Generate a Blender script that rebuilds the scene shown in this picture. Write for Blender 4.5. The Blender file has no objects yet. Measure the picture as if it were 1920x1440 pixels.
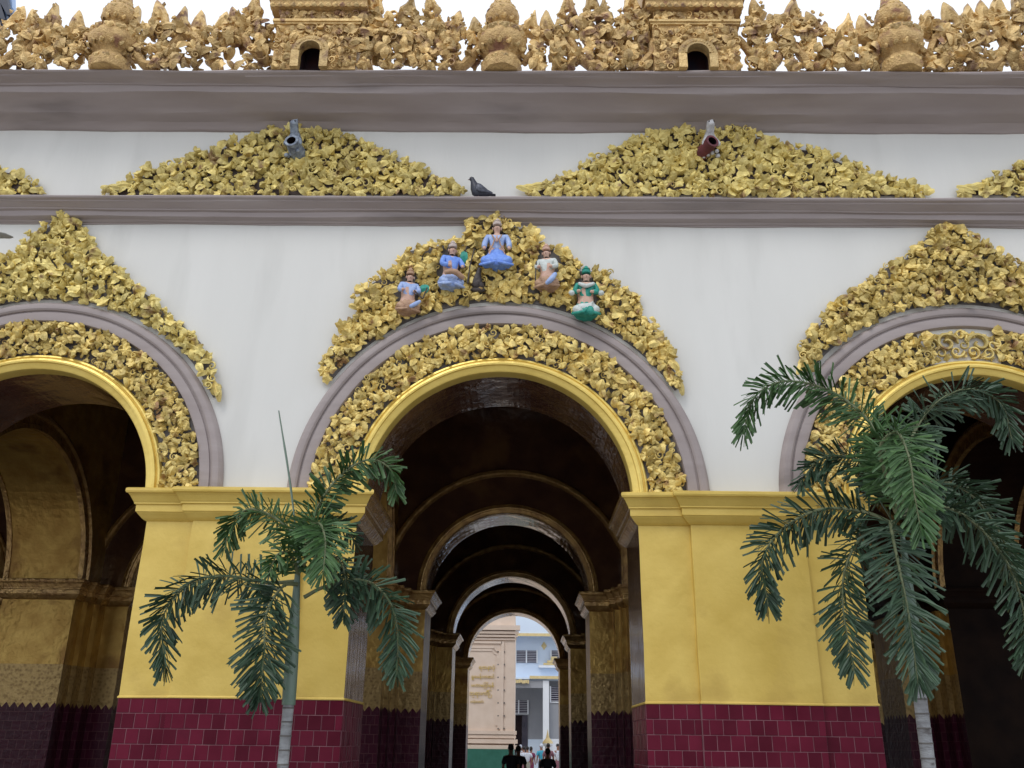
import bpy, bmesh, math, random
from mathutils import Vector, Matrix, Euler
S = bpy.context.scene
COL = S.collection
PI = math.pi
random.seed(11)

# ------------------------------------------------------------------ camera
F_PX, PITCH, YAW, ROLL = 1717.8, .373, .0146, .012
CAM = Vector((0, -10.5, 1.6))
fwd = Vector((-math.sin(YAW)*math.cos(PITCH), math.cos(YAW)*math.cos(PITCH), math.sin(PITCH)))
rt0 = Vector((math.cos(YAW), math.sin(YAW), 0)); up0 = rt0.cross(fwd)
RT = rt0*math.cos(ROLL)+up0*math.sin(ROLL); UP = up0*math.cos(ROLL)-rt0*math.sin(ROLL)
cd = bpy.data.cameras.new('camera'); cam = bpy.data.objects.new('camera', cd); COL.objects.link(cam)
cd.sensor_width = 36; cd.lens = F_PX/1920*36; cd.clip_start = .1; cd.clip_end = 3000
cam.matrix_world = Matrix(((RT.x, UP.x, -fwd.x, CAM.x), (RT.y, UP.y, -fwd.y, CAM.y), (RT.z, UP.z, -fwd.z, CAM.z), (0, 0, 0, 1)))
S.camera = cam
def at(px, py, Y):
    d = fwd+RT*((px-960)/F_PX)-UP*((py-720)/F_PX)
    t = (Y-CAM.y)/d.y
    return CAM+d*t
# ------------------------------------------------------------------ world, sun, exposure
w = bpy.data.worlds.new('World'); S.world = w; w.use_nodes = True
nt = w.node_tree; bg = nt.nodes['Background']
sky = nt.nodes.new('ShaderNodeTexSky'); sky.sky_type = 'NISHITA'; sky.sun_disc = False
SUN_EL, SUN_AZ = math.radians(52), math.radians(-152)      # azimuth of the sun measured from +Y towards +X
sky.sun_elevation = SUN_EL; sky.sun_rotation = SUN_AZ
mx = nt.nodes.new('ShaderNodeMixRGB'); mx.inputs[0].default_value = .86
mx.inputs[2].default_value = (11.4, 12.0, 13.0, 1)          # bright even cloud layer
nt.links.new(sky.outputs[0], mx.inputs[1]); nt.links.new(mx.outputs[0], bg.inputs[0]); bg.inputs[1].default_value = .1
sl = bpy.data.lights.new('sun', 'SUN'); so = bpy.data.objects.new('sun', sl); COL.objects.link(so)
sl.energy = .9; sl.angle = math.radians(22); sl.color = (1, .96, .9)
sd = Vector((math.sin(SUN_AZ)*math.cos(SUN_EL), math.cos(SUN_AZ)*math.cos(SUN_EL), math.sin(SUN_EL)))
so.rotation_euler = (-sd).to_track_quat('-Z', 'Y').to_euler()
S.view_settings.view_transform = 'Standard'; S.view_settings.look = 'None'
S.view_settings.exposure = .08; S.view_settings.gamma = 1; S.view_settings.use_curve_mapping = False
S.render.engine = 'CYCLES'
try:
    S.cycles.max_bounces = 8; S.cycles.diffuse_bounces = 5; S.cycles.glossy_bounces = 4
except Exception: pass

# ------------------------------------------------------------------ materials
def pmat(name, c1, c2=None, scale=4, rough=.6, metal=0, bump=.0, bscale=20, coat=0, stretch=(1, 1, 1), rnd=0, spec=.5, detail=4,
         c3=None, s3=1.2, t3=.6, rvar=0, bstretch=None):
    m = bpy.data.materials.new(name); m.use_nodes = True; n = m.node_tree.nodes; L = m.node_tree.links
    b = n['Principled BSDF']; b.inputs['Roughness'].default_value = rough; b.inputs['Metallic'].default_value = metal
    b.inputs['Coat Weight'].default_value = coat; b.inputs['Coat Roughness'].default_value = .08
    b.inputs['Specular IOR Level'].default_value = spec
    g = n.new('ShaderNodeNewGeometry'); mp = n.new('ShaderNodeMapping'); mp.inputs['Scale'].default_value = stretch
    L.new(g.outputs['Position'], mp.inputs['Vector'])
    no = n.new('ShaderNodeTexNoise'); no.inputs['Scale'].default_value = scale; no.inputs['Detail'].default_value = detail
    L.new(mp.outputs[0], no.inputs['Vector'])
    cr = n.new('ShaderNodeValToRGB'); e = cr.color_ramp.elements
    e[0].position = .32; e[1].position = .68
    e[0].color = (*c1, 1); e[1].color = (*(c2 or c1), 1); L.new(no.outputs['Fac'], cr.inputs[0])
    out = cr.outputs[0]
    if c3:
        n3 = n.new('ShaderNodeTexNoise'); n3.inputs['Scale'].default_value = s3; n3.inputs['Detail'].default_value = 6
        L.new(mp.outputs[0], n3.inputs['Vector'])
        r3 = n.new('ShaderNodeMapRange'); r3.inputs[1].default_value = t3; r3.inputs[2].default_value = t3+.12
        L.new(n3.outputs['Fac'], r3.inputs[0]); x3 = n.new('ShaderNodeMixRGB'); L.new(r3.outputs[0], x3.inputs[0])
        L.new(out, x3.inputs[1]); x3.inputs[2].default_value = (*c3, 1); out = x3.outputs[0]
    if rnd:
        oi = n.new('ShaderNodeObjectInfo'); mr = n.new('ShaderNodeMapRange'); mr.inputs[3].default_value = 1-rnd; mr.inputs[4].default_value = 1+rnd*.7
        L.new(oi.outputs['Random'], mr.inputs[0]); mu = n.new('ShaderNodeVectorMath'); mu.operation = 'SCALE'
        L.new(out, mu.inputs[0]); L.new(mr.outputs[0], mu.inputs['Scale']); out = mu.outputs[0]
    L.new(out, b.inputs['Base Color'])
    if rvar:
        rr = n.new('ShaderNodeMapRange'); rr.inputs[3].default_value = max(.02, rough-rvar); rr.inputs[4].default_value = rough+rvar
        L.new(no.outputs['Fac'], rr.inputs[0]); L.new(rr.outputs[0], b.inputs['Roughness'])
    if bump:
        mp2 = n.new('ShaderNodeMapping'); mp2.inputs['Scale'].default_value = bstretch or stretch
        L.new(g.outputs['Position'], mp2.inputs['Vector'])
        bn = n.new('ShaderNodeTexNoise'); bn.inputs['Scale'].default_value = bscale; bn.inputs['Detail'].default_value = 5
        L.new(mp2.outputs[0], bn.inputs['Vector']); bp = n.new('ShaderNodeBump'); bp.inputs['Strength'].default_value = bump
        bp.inputs['Distance'].default_value = .03; L.new(bn.outputs['Fac'], bp.inputs['Height']); L.new(bp.outputs[0], b.inputs['Normal'])
        if coat: L.new(bp.outputs[0], b.inputs['Coat Normal'])
    return m
M = {}
M['white'] = pmat('limewashed_wall', (.645, .64, .615), (.69, .685, .66), 1.3, .8, 0, .14, 9, stretch=(1, 1, .22), c3=(.615, .61, .585), s3=1.6, t3=.57)
M['taupe'] = pmat('taupe_moulding_paint', (.30, .253, .247), (.36, .31, .303), 2.2, .72, 0, .16, 6, stretch=(.35, 1, 2.5), c3=(.235, .20, .195), s3=1.1, t3=.57)
M['goldpaint'] = pmat('gold_wall_paint', (.60, .42, .085), (.69, .50, .12), 2.4, .45, .15, .4, 5, c3=(.54, .37, .08), s3=1.3, t3=.56)
M['trimgold'] = pmat('polished_gold_trim', (.74, .54, .13), (.82, .62, .17), 3, .33, .35, .25, 12)
M['leafgold'] = pmat('gilt_leaf_relief', (.62, .455, .135), (.77, .61, .22), 9, .46, .22, .5, 32, rnd=.3, c3=(.28, .15, .06), s3=6, t3=.58)  # dark brown patches paint the shadow between leaves into the gilt
M['leafgold2'] = pmat('green_gilt_leaf_relief', (.64, .50, .155), (.78, .65, .24), 9, .46, .20, .5, 32, rnd=.26, c3=(.28, .17, .07), s3=6, t3=.58)  # same painted-in leaf shadow as brown patches
M['oldgold'] = pmat('weathered_gilt_carving', (.56, .37, .145), (.78, .56, .25), 11, .48, .28, .7, 40, rnd=.34, c3=(.26, .14, .08), s3=5, t3=.55)
M['oldgold_base'] = pmat('weathered_gilt_core', (.48, .30, .12), (.72, .49, .21), 14, .52, .2, 1.0, 45, c3=(.30, .14, .08), s3=4, t3=.57)
M['backing'] = pmat('relief_backing', (.060, .044, .042), (.11, .085, .082), 7, .85, 0, .3, 15)  # grey-brown plaster, darkened to paint shade into the gaps between leaves
M['backwall'] = pmat('relief_backing_pale', (.10, .088, .085), (.20, .19, .185), 7, .85, 0, .3, 15)
M['tile'] = pmat('maroon_glazed_tile', (.092, .007, .020), (.120, .011, .028), 3, .3, 0, .12, 6, rnd=.26, spec=.08, c3=(.075, .008, .02), s3=1.5, t3=.62)
M['grout'] = pmat('tile_grout', (.17, .07, .09), (.28, .14, .16), 5, .8)
M['reveal'] = pmat('lacquered_reveal', (.045, .022, .018), (.10, .06, .035), 3, .16, .2, 1.0, 5, stretch=(1, 1, .35), coat=.6, bstretch=(3, 3, .13))
M['vault'] = pmat('lacquered_vault', (.085, .040, .030), (.15, .075, .042), 2, .12, .15, 1.0, 2.2, coat=.9, c3=(.22, .115, .05), s3=.8, t3=.55)
M['ribgilt'] = pmat('dark_gilt_rib', (.34, .19, .07), (.62, .40, .14), 5, .24, .6, .6, 14, coat=.4)
M['dark'] = pmat('interior_dark', (.010, .006, .008), (.018, .010, .011), 3, .6, spec=.1)
M['umber'] = pmat('dark_umber', (.014, .007, .006), (.032, .016, .010), 2, .5, spec=.1, bump=.4, bscale=5)  # darker tone for the right bay's first pier, its capital and longitudinal arches
M['niche'] = pmat('niche_interior', (.012, .012, .03), (.05, .012, .014), 4, .7)
def inner_mat():                       # painted bands: maroon tile, stencilled gilt, plain gilt, brown lacquer above
    m = pmat('gilded_pier', (.42, .25, .065), (.58, .38, .11), 3.5, .30, .5, .5, 9, spec=.2, c3=(.28, .15, .045), s3=1.4, t3=.55)
    n = m.node_tree.nodes; L = m.node_tree.links; b = n['Principled BSDF']
    src = b.inputs['Base Color'].links[0].from_socket
    g = n.new('ShaderNodeNewGeometry'); sp = n.new('ShaderNodeSeparateXYZ'); L.new(g.outputs['Position'], sp.inputs[0])
    def math_(op, a, b_=None, v=None):
        q = n.new('ShaderNodeMath'); q.operation = op
        for i, s in enumerate((a, b_)):
            if s is None: continue
            if isinstance(s, (int, float)): q.inputs[i].default_value = s
            else: L.new(s, q.inputs[i])
        return q.outputs[0]
    xy = math_('ADD', sp.outputs[0], sp.outputs[1])
    saw = math_('ABSOLUTE', math_('SUBTRACT', math_('FRACT', math_('MULTIPLY', xy, 7.0)), .5))
    lim = math_('ADD', math_('MULTIPLY', math_('POWER', saw, .8), .16), 2.08)
    low = math_('LESS_THAN', sp.outputs[2], lim)
    mid = math_('LESS_THAN', sp.outputs[2], 2.82)
    vo = n.new('ShaderNodeTexVoronoi'); vo.inputs['Scale'].default_value = 16; L.new(g.outputs['Position'], vo.inputs['Vector'])
    wv = n.new('ShaderNodeTexWave'); wv.bands_direction = 'Z'; wv.inputs['Scale'].default_value = 5; wv.inputs['Distortion'].default_value = 3
    L.new(g.outputs['Position'], wv.inputs['Vector'])
    pat = n.new('ShaderNodeMixRGB'); pat.blend_type = 'MULTIPLY'; pat.inputs[0].default_value = .25
    L.new(vo.outputs['Distance'], pat.inputs[1]); L.new(wv.outputs['Color'], pat.inputs[2])
    cr = n.new('ShaderNodeValToRGB'); cr.color_ramp.elements[0].color = (.22, .14, .06, 1); cr.color_ramp.elements[1].color = (.42, .29, .12, 1); cr.color_ramp.elements[1].position = .5
    L.new(pat.outputs[0], cr.inputs[0])
    m1 = n.new('ShaderNodeMixRGB'); L.new(mid, m1.inputs[0]); L.new(src, m1.inputs[1]); L.new(cr.outputs[0], m1.inputs[2])
    br = n.new('ShaderNodeTexBrick'); br.inputs['Scale'].default_value = 1; br.inputs['Color1'].default_value = (.085, .010, .030, 1)
    br.inputs['Color2'].default_value = (.065, .008, .024, 1); br.inputs['Mortar'].default_value = (.14, .05, .06, 1)
    br.inputs['Mortar Size'].default_value = .006; br.inputs['Brick Width'].default_value = .15; br.inputs['Row Height'].default_value = .155
    cmb = n.new('ShaderNodeCombineXYZ'); L.new(xy, cmb.inputs[0]); L.new(sp.outputs[2], cmb.inputs[1]); L.new(cmb.outputs[0], br.inputs['Vector'])
    m2 = n.new('ShaderNodeMixRGB'); L.new(low, m2.inputs[0]); L.new(m1.outputs[0], m2.inputs[1]); L.new(br.outputs[0], m2.inputs[2])
    L.new(m2.outputs[0], b.inputs['Base Color'])
    mt = math_('MULTIPLY', math_('SUBTRACT', 1, low), .5); L.new(mt, b.inputs['Metallic'])
    return m
M['inner'] = inner_mat()
M['floor'] = pmat('polished_floor', (.34, .30, .26), (.42, .38, .34), 2, .25, 0, .05, 4)
M['yard'] = pmat('courtyard_paving', (.30, .28, .26), (.38, .36, .33), 1.2, .8, 0, .1, 8)
M['beige'] = pmat('beige_render', (.66, .53, .43), (.72, .59, .49), 2, .8, 0, .1, 6)
M['green'] = pmat('green_plinth_paint', (.02, .12, .085), (.035, .16, .12), 3, .4, 0, .1, 5, c3=(.4, .42, .4), s3=2.4, t3=.72)
M['bluewhite'] = pmat('pale_blue_wall', (.60, .70, .84), (.64, .74, .87), 1, .8, 0, .05, 5)
M['whitepaint'] = pmat('white_paint', (.70, .73, .78), (.75, .78, .82), 2, .7)
M['greywall'] = pmat('grey_porch_wall', (.27, .28, .31), (.31, .32, .35), 1, .8)
M['yellow'] = pmat('yellow_ornament', (.62, .48, .22), (.70, .57, .30), 6, .6, 0, .4, 20)
M['glassdark'] = pmat('dark_glass', (.03, .03, .05), (.06, .055, .08), 2, .2)
M['louvre'] = pmat('louvre_slat', (.30, .30, .36), (.38, .38, .43), 4, .4)
M['steelblue'] = pmat('blue_roof_sheet', (.30, .45, .70), (.36, .50, .74), 2, .4)
M['navy'] = pmat('navy_slat', (.012, .018, .04), (.02, .028, .055), 2, .5)
M['lettering'] = pmat('gold_lettering', (.62, .46, .12), (.68, .5, .15), 5, .5)
M['frond'] = pmat('palm_leaflet', (.026, .078, .020), (.070, .150, .042), 7, .5, 0, .0, 9, rnd=.2)
M['frond2'] = pmat('palm_leaflet_dusky', (.019, .050, .026), (.050, .098, .050), 7, .48, 0, .0, 9, rnd=.2)
M['rachis'] = pmat('palm_midrib', (.11, .13, .06), (.17, .19, .10), 9, .6)
M['crownshaft'] = pmat('palm_crownshaft', (.115, .175, .135), (.19, .255, .21), 4, .45, stretch=(1, 1, .3))
M['trunk'] = pmat('palm_trunk', (.20, .20, .21), (.32, .33, .34), 6, .8, 0, .5, 20, stretch=(1, 1, 3), c3=(.11, .10, .10), s3=5, t3=.6)
M['trunkring'] = pmat('palm_trunk_ring', (.10, .09, .09), (.14, .13, .12), 9, .9)
M['pigeon'] = pmat('pigeon_plumage', (.016, .019, .034), (.035, .04, .06), 22, .5)
M['pigeonwing'] = pmat('pigeon_wing', (.02, .022, .035), (.10, .11, .15), 30, .5)
M['bird'] = pmat('grey_bird', (.33, .33, .31), (.42, .42, .40), 5, .7)
M['beak'] = pmat('beak_and_feet', (.12, .06, .05), (.16, .08, .07), 8, .6)
M['stoneblue'] = pmat('weathered_blue_spout', (.10, .12, .17), (.36, .42, .50), 16, .7, 0, .5, 30)
M['maroonpipe'] = pmat('maroon_spout', (.10, .02, .03), (.16, .035, .045), 8, .6, 0, .2, 20)
M['spoutwhite'] = pmat('spout_white', (.42, .42, .44), (.60, .60, .62), 14, .7, 0, .4, 30)
M['skin'] = pmat('painted_skin', (.55, .34, .26), (.63, .42, .33), 20, .7, 0, .3, 60)
M['blue'] = pmat('bright_blue_robe', (.13, .26, .74), (.22, .38, .86), 20, .6, 0, .3, 50)
M['paleblue'] = pmat('pale_blue_cloth', (.28, .40, .72), (.42, .52, .78), 20, .6, 0, .3, 50)
M['claypink'] = pmat('bare_clay', (.38, .23, .15), (.48, .31, .20), 16, .8, 0, .4, 50)
M['crownp'] = pmat('pale_crown', (.48, .38, .34), (.62, .54, .50), 30, .7, 0, .4, 60)
M['teal'] = pmat('teal_paint', (.01, .22, .17), (.03, .32, .25), 18, .55, 0, .3, 40)
M['chalk'] = pmat('chalk_white_cloth', (.50, .55, .53), (.66, .70, .68), 18, .7, 0, .4, 40)
M['bronze'] = pmat('dark_bronze', (.035, .028, .028), (.07, .055, .05), 20, .6, 0, .4, 50)
M['hair'] = pmat('black_hair', (.008, .007, .008), (.014, .012, .012), 30, .5)
M['cdark'] = pmat('dark_cloth', (.014, .014, .022), (.022, .022, .03), 9, .8)
M['cwhite'] = pmat('white_shirt', (.60, .66, .78), (.68, .73, .82), 9, .8)
M['cblue'] = pmat('turquoise_shirt', (.05, .36, .52), (.08, .42, .58), 9, .8)
M['cred'] = pmat('red_patterned_cloth', (.26, .03, .07), (.10, .02, .10), 60, .8)
M['cpink'] = pmat('mauve_cloth', (.24, .10, .14), (.32, .15, .18), 30, .8)
M['cgrey'] = pmat('khaki_cloth', (.30, .30, .26), (.36, .36, .3), 20, .8)
M['skin2'] = pmat('brown_skin', (.28, .14, .09), (.33, .17, .11), 20, .6)

# ------------------------------------------------------------------ helpers
def empty(name, loc, label=None, cat=None, group=None):
    o = bpy.data.objects.new(name, None); COL.objects.link(o); o.location = loc; o.empty_display_size = .2
    if label: o['label'] = label; o['category'] = cat
    if group: o['group'] = group
    return o
def tag(o, label, cat, group=None):
    o['label'] = label; o['category'] = cat
    if group: o['group'] = group
    return o
def mesh_data(name, verts, faces, mats, idx=None, smooth=None, recalc=True):
    me = bpy.data.meshes.new(name); me.from_pydata([tuple(v) for v in verts], [], faces)
    for m in (mats if isinstance(mats, (list, tuple)) else [mats]): me.materials.append(m)
    if idx: me.polygons.foreach_set('material_index', idx)
    if recalc:
        bm = bmesh.new(); bm.from_mesh(me); bmesh.ops.recalc_face_normals(bm, faces=bm.faces); bm.to_mesh(me); bm.free()
    if smooth is not None:
        me.shade_smooth()
        if smooth < 180: me.set_sharp_from_angle(angle=math.radians(smooth))
    me.update(); return me
def place(name, me, parent=None, loc=(0, 0, 0), rot=(0, 0, 0), sc=1):
    o = bpy.data.objects.new(name, me); COL.objects.link(o)
    if parent: o.parent = parent
    o.location = loc; o.rotation_euler = rot
    o.scale = (sc, sc, sc) if isinstance(sc, (int, float)) else sc
    return o
def part(name, verts, faces, mats, parent=None, idx=None, smooth=None, recalc=True):
    if parent and parent.type == 'EMPTY' or parent:
        off = wloc(parent); verts = [Vector(v)-off for v in verts]
    return place(name, mesh_data(name, verts, faces, mats, idx, smooth, recalc), parent)
def wloc(o):
    v = Vector((0, 0, 0))
    while o: v += o.location; o = o.parent
    return v
def box_vf(x0, x1, y0, y1, z0, z1, V=None, Fc=None):
    V = [] if V is None else V; Fc = [] if Fc is None else Fc; k = len(V)
    V += [(x0, y0, z0), (x1, y0, z0), (x1, y1, z0), (x0, y1, z0), (x0, y0, z1), (x1, y0, z1), (x1, y1, z1), (x0, y1, z1)]
    Fc += [tuple(k+i for i in f) for f in ((0, 1, 5, 4), (1, 2, 6, 5), (2, 3, 7, 6), (3, 0, 4, 7), (4, 5, 6, 7), (3, 2, 1, 0))]
    return V, Fc
def box(name, x0, x1, y0, y1, z0, z1, m, parent=None):
    V, Fc = box_vf(x0, x1, y0, y1, z0, z1); return part(name, V, Fc, m, parent)
def wob(x, s, a=.006): return a*(math.sin(x*1.3+s)+.6*math.sin(x*3.1+s*2.3)+.35*math.sin(x*7.7+s*4.1))
def extrude_x(name, prof, x0, x1, n, m, parent, seed=0, amp=.006):
    V, Fc = [], []; k = len(prof)
    for i in range(n+1):
        x = x0+(x1-x0)*i/n
        for j, (p, z) in enumerate(prof): V.append((x, -p+wob(x, seed+j*.7, amp)*.5, z+wob(x, seed+j*.35, amp)))
    for i in range(n):
        for j in range(k):
            a = i*k+j; b = i*k+(j+1) % k; Fc.append((a, b, b+k, a+k))
    Fc += [tuple(range(k)), tuple(n*k+j for j in range(k))]
    return part(name, V, Fc, m, parent, smooth=25)
def ring(name, xc, zc, prof, m, parent, a0=0, a1=PI, n=64, y=0, amp=.0, seed=0, xf=None):
    V, Fc = [], []; k = len(prof)
    for i in range(n+1):
        t = a0+(a1-a0)*i/n
        for r, yy in prof:
            r2 = r*(1+amp*(math.sin(t*5+seed)+.5*math.sin(t*13+seed*2)))
            V.append(Vector((xc-r2*math.cos(t), y+yy, zc+r2*math.sin(t))))
    if xf: V = [xf(v) for v in V]
    for i in range(n):
        for j in range(k):
            a = i*k+j; b = i*k+(j+1) % k; Fc.append((a, b, b+k, a+k))
    Fc += [tuple(range(k)), tuple(n*k+j for j in range(k))]
    return part(name, V, Fc, m, parent, smooth=28)
def arch_vf(x0, x1, xc, r, zc, z1, y0, y1, n=48, jamb=None):
    """wall with an arched opening; face idx 0 = front, 1 = rest"""
    V, Fc, I = [], [], []
    def q(a, b, c, d, i):
        k = len(V); V.extend((a, b, c, d)); Fc.append((k, k+1, k+2, k+3)); I.append(i)
    P = [(xc-r*math.cos(PI*i/n), zc+r*math.sin(PI*i/n)) for i in range(n+1)]
    for (ax, az), (bx, bz) in zip(P, P[1:]):
        q((ax, y0, az), (bx, y0, bz), (bx, y0, z1), (ax, y0, z1), 0)
        q((ax, y1, az), (bx, y1, bz), (bx, y1, z1), (ax, y1, z1), 1)
        q((ax, y0, az), (bx, y0, bz), (bx, y1, bz), (ax, y1, az), 1)
    zb = zc if jamb is None else jamb
    for a, b, inner in ((x0, xc-r, xc-r), (xc+r, x1, xc+r)):
        q((a, y0, zb), (b, y0, zb), (b, y0, z1), (a, y0, z1), 0); q((a, y1, zb), (b, y1, zb), (b, y1, z1), (a, y1, z1), 1)
        q((a, y0, zb), (b, y0, zb), (b, y1, zb), (a, y1, zb), 1)
        if jamb is not None: q((inner, y0, zb), (inner, y1, zb), (inner, y1, zc), (inner, y0, zc), 1)
    q((x0, y0, z1), (x1, y0, z1), (x1, y1, z1), (x0, y1, z1), 1)
    q((x0, y0, zb), (x0, y1, zb), (x0, y1, z1), (x0, y0, z1), 1); q((x1, y0, zb), (x1, y1, zb), (x1, y1, z1), (x1, y0, z1), 1)
    return V, Fc, I
def offset_poly(P, d):
    n = len(P); out = []
    for i in range(n):
        a, b, c = Vector(P[i-1]), Vector(P[i]), Vector(P[(i+1) % n])
        e1 = (b-a).normalized(); e2 = (c-b).normalized()
        n1 = Vector((e1.y, -e1.x)); n2 = Vector((e2.y, -e2.x))
        mt = n1+n2; mt = mt/max(.3, mt.dot(n1)) if mt.length > 1e-6 else n1
        out.append(b+mt*d)
    return out
def cap(name, plan, prof, parent, mats, front_only=True, seed=0):
    """moulded capital following a pier plan; faces looking to -Y take slot 0"""
    V, Fc, I = [], [], []; n = len(plan)
    for p, z in prof:
        for v in offset_poly(plan, p): V.append((v.x, v.y, z+wob(v.x*2+v.y, seed, .003)))
    for k in range(len(prof)-1):
        for i in range(n):
            j = (i+1) % n; Fc.append((k*n+i, k*n+j, (k+1)*n+j, (k+1)*n+i))
            a, b = Vector(plan[i]), Vector(plan[j]); e = b-a
            I.append(0 if (abs(e.x) > abs(e.y) and e.x > 0 and a.y < .3) or abs(a.y) < .2 and abs(b.y) < .2 and e.length < .2 else 1)
    Fc.append(tuple(range((len(prof)-1)*n, len(prof)*n))); I.append(0)
    Fc.append(tuple(range(n))); I.append(1)
    return part(name, V, Fc, mats, parent, idx=I, recalc=False)
CAPP = [(0, 3.955), (.02, 3.965), (.045, 3.985), (.085, 4.03), (.095, 4.045), (.105, 4.05), (.105, 4.125), (.125, 4.135), (.125, 4.15), (.135, 4.165), (.165, 4.22), (.185, 4.245), (.205, 4.25), (.212, 4.27), (.21, 4.30), (.19, 4.312), (-.05, 4.312)]

# ------------------------------------------------------------------ ground
gr = part('ground', [(-600, -600, 0), (600, -600, 0), (600, 900, 0), (-600, 900, 0)], [(0, 1, 2, 3)], M['yard'], recalc=False); gr['kind'] = 'structure'
fl = part('temple_floor', [(-15, -.6, .004), (15, -.6, .004), (15, 24.4, .004), (-15, 24.4, .004)], [(0, 1, 2, 3)], M['floor'], recalc=False); fl['kind'] = 'structure'

# ------------------------------------------------------------------ the temple
T = empty('temple_hall', (0, 0, 0), 'white and gold temple hall with round arches, gold piers on maroon tiles and taupe cornices', 'temple')
XC = [-11.78, -6.041, -.304, 5.481, 11.27]; ZC = 4.275; HW = 1.6379; YK = [7.456, 14.912, 22.368]
edges = [-15.0]+[(a+b)/2 for a, b in zip(XC, XC[1:])]+[15.0]
V, Fc, I = [], [], []
for i, xc in enumerate(XC):
    v, f, ii = arch_vf(edges[i], edges[i+1], xc, 1.61, ZC, 9.80, 0, 1.3, 64)
    k = len(V); V += v; Fc += [tuple(a+k for a in q) for q in f]; I += ii
part('upper_wall', V, Fc, [M['white'], M['vault']], T, I, recalc=False)
LEDGE = [(-.05, 7.935), (.012, 7.945), (.02, 7.96), (.035, 7.962), (.05, 7.985), (.105, 8.0), (.115, 8.005), (.118, 8.075), (.15, 8.085), (.155, 8.10), (.20, 8.125), (.235, 8.15), (.245, 8.155), (.25, 8.17), (.285, 8.182), (.295, 8.20), (.29, 8.215), (.12, 8.235), (-.05, 8.24)]
extrude_x('ledge_moulding', LEDGE, -15, 15, 120, M['taupe'], T, 1.0, .006)
CORN = [(-.05, 9.42), (.02, 9.435), (.04, 9.45), (.055, 9.47), (.11, 9.52), (.20, 9.545), (.25, 9.562), (.262, 9.572), (.36, 9.64), (.47, 9.685), (.50, 9.70), (.505, 9.715), (.515, 9.785), (.535, 9.79), (.545, 9.805), (.61, 9.83), (.65, 9.842), (.66, 9.85), (.70, 9.862), (.715, 9.88), (.70, 9.90), (.3, 9.92), (-1.2, 9.93), (-1.2, 9.42)]
extrude_x('cornice', CORN, -15, 15, 120, M['taupe'], T, 4.0, .008)
GREY = [(2.488, .02), (2.488, -.035), (2.478, -.065), (2.45, -.095), (2.42, -.105), (2.385, -.10), (2.365, -.085), (2.36, -.06), (2.345, -.06), (2.338, -.078), (2.25, -.085), (2.225, -.08), (2.215, -.06), (2.21, .02)]
GOLD = [(1.765, .02), (1.765, -.045), (1.75, -.07), (1.73, -.075), (1.72, -.06), (1.715, -.06), (1.70, -.095), (1.675, -.105), (1.655, -.10), (1.65, -.075), (1.642, -.07), (1.60, -.06), (1.58, -.045), (1.572, -.02), (1.572, .12), (1.63, .12)]
for i, xc in enumerate(XC):
    ring('grey_arch_moulding', xc, ZC, GREY, M['taupe'], T, n=80, amp=.0012, seed=i)
    ring('gold_arch_trim', xc, ZC, GOLD, M['trimgold'], T, n=80, amp=.0012, seed=i+3)
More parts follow.
